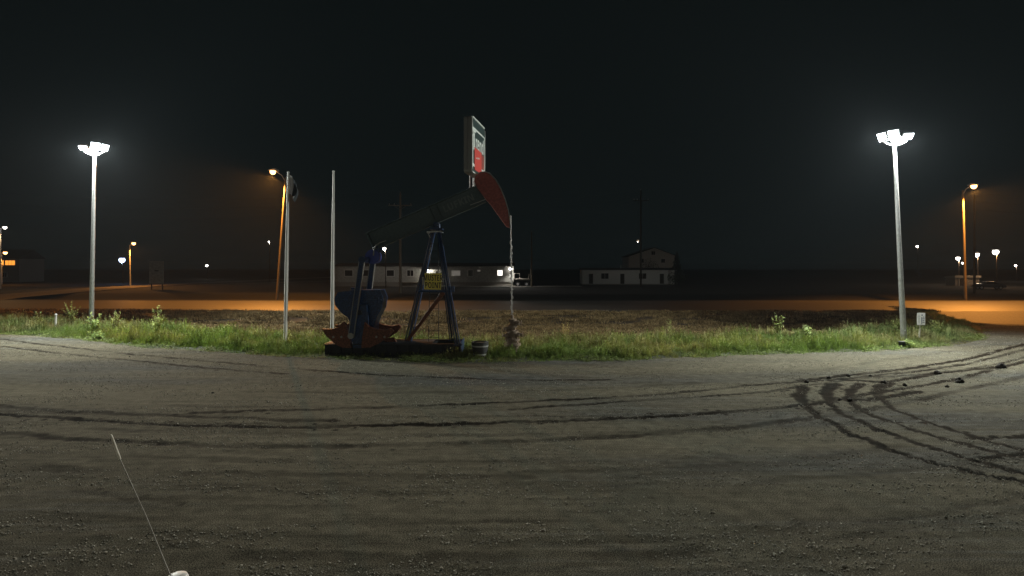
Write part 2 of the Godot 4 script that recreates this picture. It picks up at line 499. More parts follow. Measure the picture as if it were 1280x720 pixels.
	# the surface
	var xs := []
	var x := LX0
	while x < LX1:
		xs.append(x)
		x += 0.09 if absf(x) < 9.0 else (0.14 if x > -34.0 and x < 36.0 else 0.4)
	var ts := []
	var rows := 270
	for j in rows + 1:
		ts.append(float(j) / rows)
	var hn := FastNoiseLite.new(); hn.seed = 41; hn.frequency = 0.9; hn.fractal_octaves = 4
	var hb := FastNoiseLite.new(); hb.seed = 42; hb.frequency = 0.11; hb.fractal_octaves = 2
	var place := func(px: float, t: float) -> Vector3:
		var e := edge(px)
		var d := lerpf(LD0 + 0.3, e, lerpf(t, t * t, 0.55))
		var h := lot_bump(hn, hb, px, d)
		h -= 0.07 * smoothstep(e - 0.25, e, d)
		return Vector3(px, h, -d)
	var uvf := func(p: Vector3) -> Vector2:
		return Vector2((p.x - LX0) / (LX1 - LX0), (-p.z - LD0) / (LD1 - LD0))
	grid_mesh(xs, ts, place, m, "gravel_lot", uvf)
	# loose stones
	var stones := []
	for i in 3:
		stones.append(stone_mesh(60 + i))
	var mms := []
	rng.seed = 5
	for variant in 3:
		var xf := []
		var cols := []
		while xf.size() < 15000:
			var d := lerpf(5.0, 34.0, pow(rng.randf(), 1.35))
			var xx := rng.randf_range(-1.0, 1.0) * (d * 0.97 + 1.0)
			if d > edge(xx) - 0.1: continue
			if hb.get_noise_2d(xx * 2.2 + 50.0, d * 6.0) + rng.randf_range(-0.22, 0.22) < 0.03: continue
			var s := 0.005 + 0.013 * pow(rng.randf(), 2.5)
			if rng.randf() < 0.004: s *= 2.0
			var bs := Basis.from_euler(Vector3(rng.randf() * TAU, rng.randf() * TAU, rng.randf() * TAU)).scaled(Vector3(s, s * 0.75, s))
			xf.append(Transform3D(bs, Vector3(xx, lot_bump(hn, hb, xx, d) + s * 0.35, -d)))
			var g := rng.randf_range(0.16, 0.42)
			cols.append(Color(g * 1.03, g, g * 0.86))
		var mi := many("loose_stones", stones[variant], xf, cols, M.tinted)
		tag(mi, ["loose angular grey stones scattered over the gravel lot", "loose flattish grey stones scattered over the gravel lot", "loose rounded grey stones scattered over the gravel lot"][variant], "stones", "", "stuff")
	lot_noise = hn; lot_noise_b = hb
var lot_noise: FastNoiseLite
var lot_noise_b: FastNoiseLite
func lot_bump(hn: FastNoiseLite, hb: FastNoiseLite, x: float, d: float) -> float:
	var i := clampi(int((x - LX0) / (LX1 - LX0) * TW), 0, TW - 1)
	var j := clampi(int((d - LD0) / (LD1 - LD0) * TH), 0, TH - 1)
	return rut[j * TW + i] + hn.get_noise_2d(x, d * 1.6) * 0.016 + hb.get_noise_2d(x * 0.5, d * 1.7) * 0.035
func stone_mesh(sd: int) -> Mesh:
	var n := FastNoiseLite.new(); n.seed = sd; n.frequency = 0.8
	var st := newst()
	var p := []
	var t := (1.0 + sqrt(5.0)) / 2.0
	for q in [[-1, t, 0], [1, t, 0], [-1, -t, 0], [1, -t, 0], [0, -1, t], [0, 1, t], [0, -1, -t], [0, 1, -t], [t, 0, -1], [t, 0, 1], [-t, 0, -1], [-t, 0, 1]]:
		var v := Vector3(q[0], q[1], q[2]).normalized()
		p.append(v * (1.0 + n.get_noise_3dv(v * 2.0) * 0.9) * Vector3(1.2, 0.8, 1.0))
	for f in [[0, 11, 5], [0, 5, 1], [0, 1, 7], [0, 7, 10], [0, 10, 11], [1, 5, 9], [5, 11, 4], [11, 10, 2], [10, 7, 6], [7, 1, 8], [3, 9, 4], [3, 4, 2], [3, 2, 6], [3, 6, 8], [3, 8, 9], [4, 9, 5], [2, 4, 11], [6, 2, 10], [8, 6, 7], [9, 8, 1]]:
		var c: Vector3 = p[f[0]] + p[f[1]] + p[f[2]]
		var nn: Vector3 = (p[f[1]] - p[f[0]]).cross(p[f[2]] - p[f[0]]).normalized()
		if nn.dot(c) < 0.0: nn = -nn
		tri(st, p[f[0]], p[f[1]], p[f[2]], nn)
	return st.commit()
func many(called: String, mesh: Mesh, xf: Array, cols: Array, m: Material, parent: Node = null) -> MultiMeshInstance3D:
	var mm := MultiMesh.new()
	mm.transform_format = MultiMesh.TRANSFORM_3D
	mm.use_colors = cols.size() > 0
	mm.mesh = mesh
	mm.instance_count = xf.size()
	for i in xf.size():
		mm.set_instance_transform(i, xf[i])
		if cols.size(): mm.set_instance_color(i, cols[i])
	var mi := MultiMeshInstance3D.new()
	mi.multimesh = mm
	mi.material_override = m
	mi.name = called if parent else numbered(called)
	if parent: parent.add_child(mi, true)
	else: add_child(mi)
	return mi
func build_ground() -> void:
	n_edge.seed = 3; n_edge.frequency = 0.08; n_edge.fractal_octaves = 3
	n_rough.seed = 4; n_rough.frequency = 0.09; n_rough.fractal_octaves = 4
	var xs := [-1500.0, -800.0, -400.0, -250.0, -160.0, -120.0, -100.0, -88.0, -78.0]
	var x := -70.0
	while x <= 70.0:
		xs.append(x); x += 0.4
	xs.append_array([78.0, 90.0, 110.0, 140.0, 200.0, 300.0, 500.0, 900.0, 1500.0])
	var ds := [-60.0, -20.0, 0.0, 10.0, 16.0, 20.0]
	var d := 21.5
	while d <= 50.0:
		ds.append(d); d += 0.24
	while d <= 90.0:
		ds.append(d); d += 1.0
	ds.append_array([95.0, 105.0, 120.0, 150.0, 200.0, 300.0, 500.0, 900.0, 1600.0])
	var cn := FastNoiseLite.new(); cn.seed = 9; cn.frequency = 0.12; cn.fractal_octaves = 4
	var m := StandardMaterial3D.new()
	m.resource_name = "turf_soil"
	m.vertex_color_use_as_albedo = true
	m.roughness = 0.97
	worn(m, 0.45, 1.0, 0.05, Vector3(0.5, 0.5, 0.5), 0.0, 51)
	m.uv1_world_triplanar = true
	var hf := func(px: float, dd: float) -> Vector3: return Vector3(px, ground_height(px, dd), -dd)
	var cf := func(p: Vector3) -> Color:
		var e := edge_base(p.x)
		var t := smoothstep(e + 3.5, e + 7.5, -p.z + cn.get_noise_2d(p.x, p.z) * 3.0)
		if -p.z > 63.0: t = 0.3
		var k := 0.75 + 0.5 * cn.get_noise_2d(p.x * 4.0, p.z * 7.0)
		if -p.z > 64.0: k *= 0.24      # uncut dark grass across the road, with its unlit darkness painted in
		return Color(lerpf(0.07, 0.10, t) * k, lerpf(0.075, 0.068, t) * k, lerpf(0.04, 0.036, t) * k)
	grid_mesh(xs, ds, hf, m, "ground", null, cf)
func build_roads() -> void:
	# highway: a crowned ribbon
	var wn := FastNoiseLite.new(); wn.seed = 21; wn.frequency = 0.5; wn.fractal_octaves = 3
	var xs := []
	var x := -420.0
	while x <= 420.0:
		xs.append(x); x += 2.0 if absf(x) < 90.0 else 15.0
	var ts := []
	for i in 31: ts.append(float(i) / 30.0)
	var hf := func(px: float, t: float) -> Vector3:
		var y := 0.17 - 0.10 * pow(absf(t - 0.5) * 2.0, 2.0)
		if t <= 0.001 or t >= 0.999: y = -0.05
		return Vector3(px, y, -(lerpf(47.6, 63.2, t) + road_shift(px)))
	var m: StandardMaterial3D = M.asphalt
	m.vertex_color_use_as_albedo = true
	m.albedo_color = Color.WHITE
	worn(m, 0.7, 1.0, 0.06, Vector3(0.5, 0.5, 0.5), 0.0, 23)
	m.uv1_world_triplanar = true
	# driven lanes are polished paler than the oily strips and the shoulders between them
	var cf := func(p: Vector3) -> Color:
		var t := (-p.z - road_shift(p.x) - 47.6) / 15.6
		var lane := 0.0
		for c in [0.22, 0.33, 0.42, 0.58, 0.67, 0.78]:
			lane = maxf(lane, 1.0 - absf(t - c) / 0.035)
		var k := 0.070 + 0.03 * clampf(lane, 0.0, 1.0) + 0.012 * wn.get_noise_2d(p.x * 0.06, p.z * 2.0)
		return Color(k * 1.05, k, k * 0.93)
	grid_mesh(xs, ts, hf, m, "highway", null, cf)
	for spec in [[49.0, "edge_line", "line_paint", 0.15], [61.9, "edge_line", "line_paint", 0.15]]:
		var st := newst()
		for i in xs.size() - 1:
			if xs[i] > 24.0 and xs[i] < 52.0 and spec[0] < 50.0: continue
			strip(st, xs[i], xs[i + 1], spec[0], spec[3])
		var o := obj(spec[1], st, M[spec[2]])
		tag(o, "", "", "", "structure")
	var st := newst()
	x = -200.0
	while x < 200.0:
		strip(st, x, x + 3.0, 55.4, 0.14)
		x += 9.0
	tag(obj("centre_line", st, M.line_yellow), "", "", "", "structure")
	# asphalt apron where the lot joins the highway
	var ap := newst()
	var pts := PackedVector2Array([Vector2(31.5, 38.5), Vector2(36, 36.5), Vector2(46, 35.5), Vector2(60, 35.0), Vector2(70, 40.0), Vector2(74, 47.9), Vector2(24.0, 47.9), Vector2(29, 45.5), Vector2(31, 42.0)])
	var m2: StandardMaterial3D = mat("apron", 0.11, 0.10, 0.09, 0.75)
	worn(m2, 0.55, 1.0, 0.03, Vector3(0.25, 0.25, 0.25), 0.0, 24)
	var axs := []
	x = 24.0
	while x <= 90.0:
		axs.append(x); x += 0.5
	var hn := FastNoiseLite.new(); hn.seed = 26; hn.frequency = 0.25; hn.fractal_octaves = 4
	var af := func(px: float, t: float) -> Vector3:
		var near := 47.5
		if px > 25.0: near = lerpf(47.5, 37.0, smoothstep(25.0, 33.5, px)) + hn.get_noise_1d(px * 4.0) * 0.9 * smoothstep(29.0, 33.0, px)
		var d := lerpf(near, 48.6, t)
		var y := lerpf(0.05, 0.083, t) + hn.get_noise_2d(px, d) * 0.02
		if t > 0.99: y = 0.06
		if t < 0.01: y = -0.05
		return Vector3(px, y, -d)
	grid_mesh(axs, ts, af, m2, "approach_road")
	# far road running away on the left
	var rt := newst()
	var path := [Vector2(-62, 63), Vector2(-66, 72), Vector2(-71, 90), Vector2(-76.5, 115), Vector2(-77, 140), Vector2(-75, 175), Vector2(-72, 230)]
	for i in path.size() - 1:
		var p: Vector2 = path[i]
		var q: Vector2 = path[i + 1]
		quad(rt, Vector3(p.x - 4, 0.125, -p.y), Vector3(p.x + 4, 0.125, -p.y), Vector3(q.x + 4, 0.125, -q.y), Vector3(q.x - 4, 0.125, -q.y), Vector3.UP)
	tag(obj("side_road", rt, M.side_gravel), "", "", "", "structure")
	var yd := newst()
	quad(yd, Vector3(-22, 0.12, -108), Vector3(14, 0.12, -108), Vector3(14, 0.12, -117), Vector3(-30, 0.12, -117), Vector3.UP)
	tag(obj("gravel_yard", yd, M.side_gravel), "", "", "", "structure")
	var dw := newst()
	quad(dw, Vector3(-68, 0.13, -116), Vector3(-68, 0.13, -122), Vector3(-42, 0.13, -178), Vector3(-46, 0.13, -186), Vector3.UP)
	tag(obj("driveway", dw, M.side_gravel), "", "", "", "structure")
func strip(st: SurfaceTool, x0: float, x1: float, d: float, w: float) -> void:
	var y := func(dd: float) -> float: return 0.175 - 0.10 * pow(absf((dd - 47.6) / 15.6 - 0.5) * 2.0, 2.0)
	var s0 := road_shift(x0)
	var s1 := road_shift(x1)
	var ya: float = y.call(d) + 0.004
	var yb: float = y.call(d + w) + 0.004
	quad(st, Vector3(x0, ya, -(d + s0)), Vector3(x1, ya, -(d + s1)), Vector3(x1, yb, -(d + w + s1)), Vector3(x0, yb, -(d + w + s0)), Vector3.UP)

# ------------------------------------------------------------------ grass and weeds
func tuft_mesh(sd: int, blades: int, spread: float, h0: float, h1: float, w: float, bend: float, heads := 0.0) -> Mesh:
	var r := RandomNumberGenerator.new()
	r.seed = sd
	var st := newst()
	for i in blades:
		var a := r.randf() * TAU
		var base := Vector3(cos(a), 0, sin(a)) * spread * sqrt(r.randf())
		var lean := Vector3(cos(a + r.randf_range(-1, 1)), 0, sin(a + r.randf_range(-1, 1))) * bend * r.randf_range(0.3, 1.0)
		var h := r.randf_range(h0, h1)
		var side := Vector3(-sin(r.randf() * TAU), 0, cos(r.randf() * TAU)).normalized() * w * 0.5
		var mid := base + Vector3(0, h * 0.6, 0) + lean * h * 0.35
		var tip := base + Vector3(0, h * (1.0 - 0.25 * bend), 0) + lean * h
		var n := side.cross(Vector3.UP).normalized()
		if n.y < 0.0: n = -n
		n = (n + Vector3(0, 0.35, 0)).normalized()
		quad(st, base - side, base + side, mid + side * 0.8, mid - side * 0.8, n)
		tri(st, mid - side * 0.8, mid + side * 0.8, tip, n)
		if r.randf() < heads:
			for k in 3:
				var q := tip + Vector3(r.randf_range(-1, 1), r.randf_range(-2.5, 1), r.randf_range(-1, 1)) * 0.03
				tri(st, q + Vector3(-0.012, 0, 0.006), q + Vector3(0.012, 0, -0.006), q + Vector3(0, 0.05, 0), n)
	return st.commit()
func build_grass() -> void:
	var g := mat("grass", 1, 1, 1, 0.8)
	g.metallic_specular = 0.25
	g.vertex_color_use_as_albedo = true
	g.backlight_enabled = true
	g.backlight = Color(0.75, 0.8, 0.5)
	g.cull_mode = BaseMaterial3D.CULL_DISABLED
	var d := mat("dry_grass", 1, 1, 1, 0.9)
	d.metallic_specular = 0.2
	d.vertex_color_use_as_albedo = true
	d.cull_mode = BaseMaterial3D.CULL_DISABLED
	var pn := FastNoiseLite.new(); pn.seed = 61; pn.frequency = 0.16; pn.fractal_octaves = 3
	var tall := [tuft_mesh(1, 16, 0.13, 0.16, 0.46, 0.019, 0.5, 0.15), tuft_mesh(2, 14, 0.16, 0.10, 0.34, 0.022, 0.8, 0.0), tuft_mesh(3, 14, 0.12, 0.24, 0.66, 0.015, 0.35, 0.5)]
	var short := [tuft_mesh(11, 14, 0.22, 0.06, 0.22, 0.026, 0.9), tuft_mesh(12, 16, 0.26, 0.04, 0.16, 0.03, 1.2)]
	rng.seed = 71
	for v in 3:
		var xf := []
		var cols := []
		var want: int = [13000, 12000, 8000][v]
		while xf.size() < want:
			var x := rng.randf_range(-44.0, 38.0)
			var e := edge(x)
			var t := rng.randf_range(-0.25, 9.0)
			if rng.randf() < 0.25: t = rng.randf_range(-0.15, 1.6)
			var dd := e + t
			if absf(x) > dd * 1.0 + 2.0 or dd > 46.0: continue
			# worn bare round the skid of the pumping unit
			var under := Vector2((x + 5.2) / 3.5, (dd - 25.0) / 1.2).length()
			if under < 1.0 and rng.randf() < 0.7: continue
			var fade := 1.0 - smoothstep(4.0, 8.5, t + pn.get_noise_2d(x, dd) * 3.0)
			if rng.randf() > fade: continue
			var s := rng.randf_range(0.75, 1.25) * (0.45 + 0.55 * smoothstep(0.0, 1.4, t)) * (0.9 + 0.9 * pn.get_noise_2d(x * 3.1 + 40, dd * 3.1))
			s *= 0.88 * (1.0 - 0.45 * smoothstep(21.0, 29.0, x))
			if t < 0.5: s *= 0.7
			if under < 1.3: s *= 0.6
			var b := Basis(Vector3.UP, rng.randf() * TAU).scaled(Vector3(s, s * rng.randf_range(0.8, 1.25), s))
			xf.append(Transform3D(b, Vector3(x, ground_height(x, dd) - 0.02, -dd)))
			var dry := clampf(0.25 + pn.get_noise_2d(x * 0.9 - 90, dd * 2.0) * 1.1 + rng.randf_range(-0.3, 0.3) + 0.25 * smoothstep(4.0, 8.0, t), 0.0, 1.0)
			if x > 0.8 and x < 5.0 and t > 3.0: dry = maxf(dry, rng.randf_range(0.4, 1.0))
			var k := rng.randf_range(0.6, 1.35) * (1.0 + 0.5 * pn.get_noise_2d(x * 6.0, dd * 6.0))
			cols.append(Color(lerpf(0.165, 0.30, dry) * k, lerpf(0.225, 0.265, dry) * k, lerpf(0.085, 0.14, dry) * k))
		var mi := many("tall_grass", tall[v], xf, cols, g)
		tag(mi, ["green roadside grass bordering the gravel lot", "arching green grass bordering the gravel lot", "tall seeding grass bordering the gravel lot"][v], "grass", "", "stuff")
	for v in 2:
		var xf := []
		var cols := []
		while xf.size() < 26000:
			var x := rng.randf_range(-60.0, 36.0)
			var e := edge_base(x)
			var rs := road_shift(x)
			var dd := rng.randf_range(e + 4.5, 47.2 + rs)
			if absf(x) > dd + 2.0: continue
			if pn.get_noise_2d(x * 1.3 + 300.0, dd * 5.0) + rng.randf_range(-0.35, 0.35) < 0.02: continue
			var s := rng.randf_range(0.7, 1.7)
			var b := Basis(Vector3.UP, rng.randf() * TAU).scaled(Vector3(s * 1.2, s, s * 1.2))
			xf.append(Transform3D(b, Vector3(x, ground_height(x, dd) - 0.01, -dd)))
			var k := rng.randf_range(0.4, 1.3) * (1.0 + 0.9 * pn.get_noise_2d(x * 4.0 - 70.0, dd * 9.0))
			var gr := clampf(0.35 - 0.06 * (dd - e - 4.5) + rng.randf_range(-0.2, 0.2), 0.0, 1.0)
			cols.append(Color(lerpf(0.21, 0.13, gr) * k, lerpf(0.155, 0.15, gr) * k, lerpf(0.08, 0.06, gr) * k))
		var mi := many("mown_grass", short[v], xf, cols, d)
		tag(mi, ["cut brown stubble grass in the ditch beside the highway", "flattened brown cuttings in the ditch beside the highway"][v], "grass", "", "stuff")
	# clover and other low broad leaves at the lot's edge
	var lf := newst()
	var r := RandomNumberGenerator.new(); r.seed = 8
	for i in 12:
		var a := r.randf() * TAU
		var p := Vector3(cos(a), 0, sin(a)) * 0.11 * sqrt(r.randf()) + Vector3(0, r.randf_range(0.02, 0.09), 0)
		var u := Vector3(cos(a), r.randf_range(-0.2, 0.6), sin(a)).normalized() * 0.05
		var w := u.cross(Vector3.UP).normalized() * 0.022
		quad(lf, p, p + u * 0.5 + w, p + u, p + u * 0.5 - w, w.cross(u).normalized() * (1.0 if w.cross(u).y > 0 else -1.0))
	var xf2 := []
	var cols2 := []
	while xf2.size() < 5000:
		var x := rng.randf_range(-34.0, 32.0)
		var t := rng.randf_range(-0.5, 1.8)
		var dd := edge(x) + t
		if pn.get_noise_2d(x * 2.0, dd * 2.0 + 500.0) + rng.randf_range(-0.3, 0.3) < 0.0: continue
		var s := rng.randf_range(0.6, 1.5)
		xf2.append(Transform3D(Basis(Vector3.UP, rng.randf() * TAU).scaled(Vector3.ONE * s), Vector3(x, maxf(ground_height(x, dd), -0.04), -dd)))
		var k := rng.randf_range(0.7, 1.3)
		cols2.append(Color(0.14 * k, 0.18 * k, 0.06 * k))
	tag(many("clover", lf.commit(), xf2, cols2, g), "low broad-leaved clover creeping over the gravel lot's edge", "ground cover", "", "stuff")
func weed(called: String, label: String, where: Vector3, h: float, w: float, stems: int, sd: int, col: Color, leafy := 1.0, group := "") -> void:
	var r := RandomNumberGenerator.new()
	r.seed = sd
	var t := thing(called, label, "plant", where, 0.0, group)
	var st := newst()
	var lf := newst()
	for i in stems:
		var a := r.randf() * TAU
		var sp := w * r.randf_range(0.2, 1.0)
		var hh := h * r.randf_range(0.55, 1.0)
		var p0 := Vector3(cos(a), 0, sin(a)) * w * 0.12
		var p1 := Vector3(cos(a) * sp * 0.35, hh * 0.55, sin(a) * sp * 0.35)
		var p2 := Vector3(cos(a) * sp * 0.8, hh, sin(a) * sp * 0.8)
		tube(st, [p0, p1, p2], [0.009, 0.006, 0.003], 5, false)
		var n := int(34 * leafy * hh) + 8
		for k in n:
			var q := r.randf_range(0.12, 1.0)
			var p := p0.lerp(p1, q * 2.0) if q < 0.5 else p1.lerp(p2, q * 2.0 - 1.0)
			var b := r.randf() * TAU
			var u := Vector3(cos(b), r.randf_range(-0.25, 0.75), sin(b)).normalized() * r.randf_range(0.08, 0.19) * (1.25 - 0.6 * q)
			var s := u.cross(Vector3.UP).normalized() * u.length() * 0.26
			var nn := s.cross(u).normalized()
			if nn.y < 0.0: nn = -nn
			quad(lf, p, p + u * 0.45 + s, p + u, p + u * 0.45 - s, nn)
	var m := StandardMaterial3D.new()
	m.albedo_color = srgb(col.r, col.g, col.b)
	m.roughness = 0.85
	m.backlight_enabled = true
	m.backlight = Color(0.7, 0.75, 0.45)
	m.metallic_specular = 0.25
	m.cull_mode = BaseMaterial3D.CULL_DISABLED
	var m2 := StandardMaterial3D.new()
	m2.albedo_color = srgb(col.r * 1.1, col.g * 0.9, col.b)
	m2.roughness = 0.9
	obj("stems", st, m2, t)
	obj("leaves", lf, m, t)

# ------------------------------------------------------------------ lamps
func spot(parent: Node, where: Vector3, towards: Vector3, colour: Color, energy: float, angle: float, size := 0.15, soft := 0.6) -> void:
	var l := SpotLight3D.new()
	l.name = "lamp_light"
	l.light_color = colour
	l.light_energy = energy
	l.spot_angle = angle
	l.spot_range = 400.0
	l.spot_attenuation = 2.0
	l.spot_angle_attenuation = soft
	l.light_size = size
	l.shadow_enabled = true
	parent.add_child(l, true)
	var up := Vector3.UP if absf(towards.normalized().y) < 0.98 else Vector3(0, 0, 1)
	l.transform = Transform3D(Basis.looking_at(towards, up), where)
func omni(parent: Node, where: Vector3, colour: Color, energy: float, size := 0.1) -> void:
	var l := OmniLight3D.new()
	l.name = "lamp_light"
	l.light_color = colour
	l.light_energy = energy
	l.omni_range = 400.0
	l.omni_attenuation = 2.0
	l.light_size = size
	l.shadow_enabled = true
	parent.add_child(l, true)
	l.position = where
func flood_mast(label: String, base: Vector3, top: Vector3, r0: float, r1: float, heads: Array, energy: float) -> void:
	var t := thing("floodlight_mast", label, "light pole", base, 0.0, "floodlight masts beside the lot")
	var tp := top - base
	var st := newst()
	var pts := []
	var rs := []
	for i in 9:
		pts.append(tp * (i / 8.0)); rs.append(lerpf(r0, r1, i / 8.0))
	tube(st, pts, rs, 18)
	obj("pole", st, M.steel, t)
	var fl := newst()
	box(fl, Vector3(0, 0.02, 0), Vector3(r0 * 3.6, 0.05, r0 * 3.6), Basis(), 0.008)
	for k in 4:
		var a := TAU * (k + 0.5) / 4
		lathe(fl, [Vector2(0.03, 0.045), Vector2(0.03, 0.09), Vector2(0.0, 0.095)], Vector3(cos(a), 0, sin(a)) * r0 * 2.0, 8)
	obj("base_plate", fl, M.steel, t)
	var hh := newst()
	box(hh, tp * 0.06 + Vector3(0, 0, r0 + 0.005), Vector3(0.12, 0.22, 0.02), Basis(), 0.006)
	obj("hand_hole_cover", hh, M.steel, t)
	var br := newst()
	var arc := []
	var ar := []
	for i in 11:
		var q := i / 10.0 * 2.0 - 1.0
		arc.append(tp + Vector3(q * 0.62, 0.02 + 0.22 * q * q, 0.0)); ar.append(0.045)
	tube(br, arc, ar, 10)
	tube(br, [tp + Vector3(0, -0.15, 0), tp + Vector3(0, 0.12, 0)], [r1 + 0.02, r1 + 0.02], 14)
	obj("bracket", br, M.steel, t)
	for h in heads:
		var dir: Vector3 = (h[1] as Vector3).normalized()
		var b := Basis.looking_at(dir, Vector3.UP)          # -z is where it shines
		var c: Vector3 = tp + h[0]
		var hs := newst()
		box(hs, c, Vector3(0.50, 0.40, 0.10), b, 0.02)
		for k in 7:
			box(hs, c + b * Vector3(-0.18 + 0.06 * k, 0, 0.075), Vector3(0.012, 0.34, 0.06), b)
		bar(hs, c + b * Vector3(-0.265, 0.0, 0.0), c + b * Vector3(-0.265, -0.27, 0.05), 0.05, 0.012, b.z)
		bar(hs, c + b * Vector3(0.265, 0.0, 0.0), c + b * Vector3(0.265, -0.27, 0.05), 0.05, 0.012, b.z)
		bar(hs, c + b * Vector3(-0.27, -0.27, 0.05), c + b * Vector3(0.27, -0.27, 0.05), 0.05, 0.012, b.z)
		var hd := obj("lamp_head", hs, M.sign_frame, t)
		var ls := newst()
		box(ls, c + b * Vector3(0, 0, -0.056), Vector3(0.44, 0.34, 0.012), b)
		obj("lamp_lens", ls, M.lamp_flood, hd)
		spot(t, c + b * Vector3(0, 0, -0.2), dir, Color(0.98, 1.0, 0.96), energy * h[2], 86.0, 0.12, 0.35)
func street_lamp(called: String, label: String, base: Vector3, top: Vector3, arm: Vector3, r: float, m: Material, lens: Material, colour: Color, energy: float, head := 1.0, group := "") -> void:
	var t := thing(called, label, "street lamp", base, 0.0, group)
	var tp := top - base
	var st := newst()
	tube(st, [Vector3.ZERO, tp * 0.5, tp], [r, r * 0.85, r * 0.65], 14)
	obj("pole", st, m, t)
	var ar := newst()
	var start := tp - Vector3(0, 0.5, 0)
	var end := tp + arm
	tube(ar, [start, start.lerp(end, 0.4) + Vector3(0, 0.25, 0), end], [0.045, 0.04, 0.04], 8)
	obj("arm", ar, M.steel, t)
	var hs := newst()
	var dir := Vector3(arm.x, 0, arm.z).normalized()
	var sd := dir.cross(Vector3.UP)
	var b := Basis(dir, Vector3.UP, sd)
	var poly := PackedVector2Array([Vector2(-0.2, 0.02), Vector2(-0.15, 0.1), Vector2(0.2, 0.16), Vector2(0.5, 0.1), Vector2(0.58, 0.0), Vector2(-0.2, 0.0)])
	for i in poly.size(): poly[i] *= head
	prism(hs, poly, -0.14 * head, 0.14 * head, Transform3D(b, end))
	var hd := obj("lamp_head", hs, M.sign_frame, t)
	var ls := newst()
	lathe(ls, [Vector2(0.0, -0.30), Vector2(0.10, -0.28), Vector2(0.18, -0.20), Vector2(0.21, -0.10), Vector2(0.20, -0.005)], Vector3.ZERO, 16, Basis().scaled(Vector3.ONE * head))
	var lo := obj("lamp_lens", ls, lens, hd)
	lo.position = end + dir * 0.25 * head
	if energy > 0.0:
		spot(t, end + dir * 0.25 * head + Vector3(0, -0.42 * head, 0), Vector3(0, -1, 0) + dir * 0.4, colour, energy, 80.0, 0.12, 0.35)
func yard_light(label: String, where: Vector3, r: float, lens: Material, colour: Color, energy: float, group: String, pole := true, mp: Material = null) -> void:
	# a lamp on a plain pole: the lens hangs below a small shade
	var t := thing("yard_light", label, "lamp", Vector3(where.x, -0.05, where.z), 0.0, group)
	var h := where.y + 0.05
	if pole:
		var st := newst()
		tube(st, [Vector3(0.25, 0, 0), Vector3(0.25, h * 0.5, 0), Vector3(0.25, h + 0.3, 0)], [0.10, 0.085, 0.07], 10)
		tube(st, [Vector3(0.25, h + 0.2, 0), Vector3(0.0, h + 0.22, 0)], [0.03, 0.03], 6)
		obj("pole", st, mp if mp else M.dark_wood, t)
	var sh := newst()
	lathe(sh, [Vector2(r * 0.9, r * 0.55), Vector2(r * 0.5, r * 0.95), Vector2(r * 0.22, r * 1.15), Vector2(0.0, r * 1.2)], Vector3(0, h, 0), 14)
	obj("shade", sh, M.sign_frame, t)
	var ls := newst()
	var pr := []
	for i in 9:
		var a := -PI / 2 + PI * 0.72 * i / 8.0
		pr.append(Vector2(maxf(cos(a), 0.0) * r * 0.75, sin(a) * r * 0.75))
	lathe(ls, pr, Vector3(0, h, 0), 14)
	obj("lamp_lens", ls, lens, t)
	if energy > 0.0: omni(t, Vector3(0, h - r * 0.9 - 0.12, 0), colour, energy, 0.1)

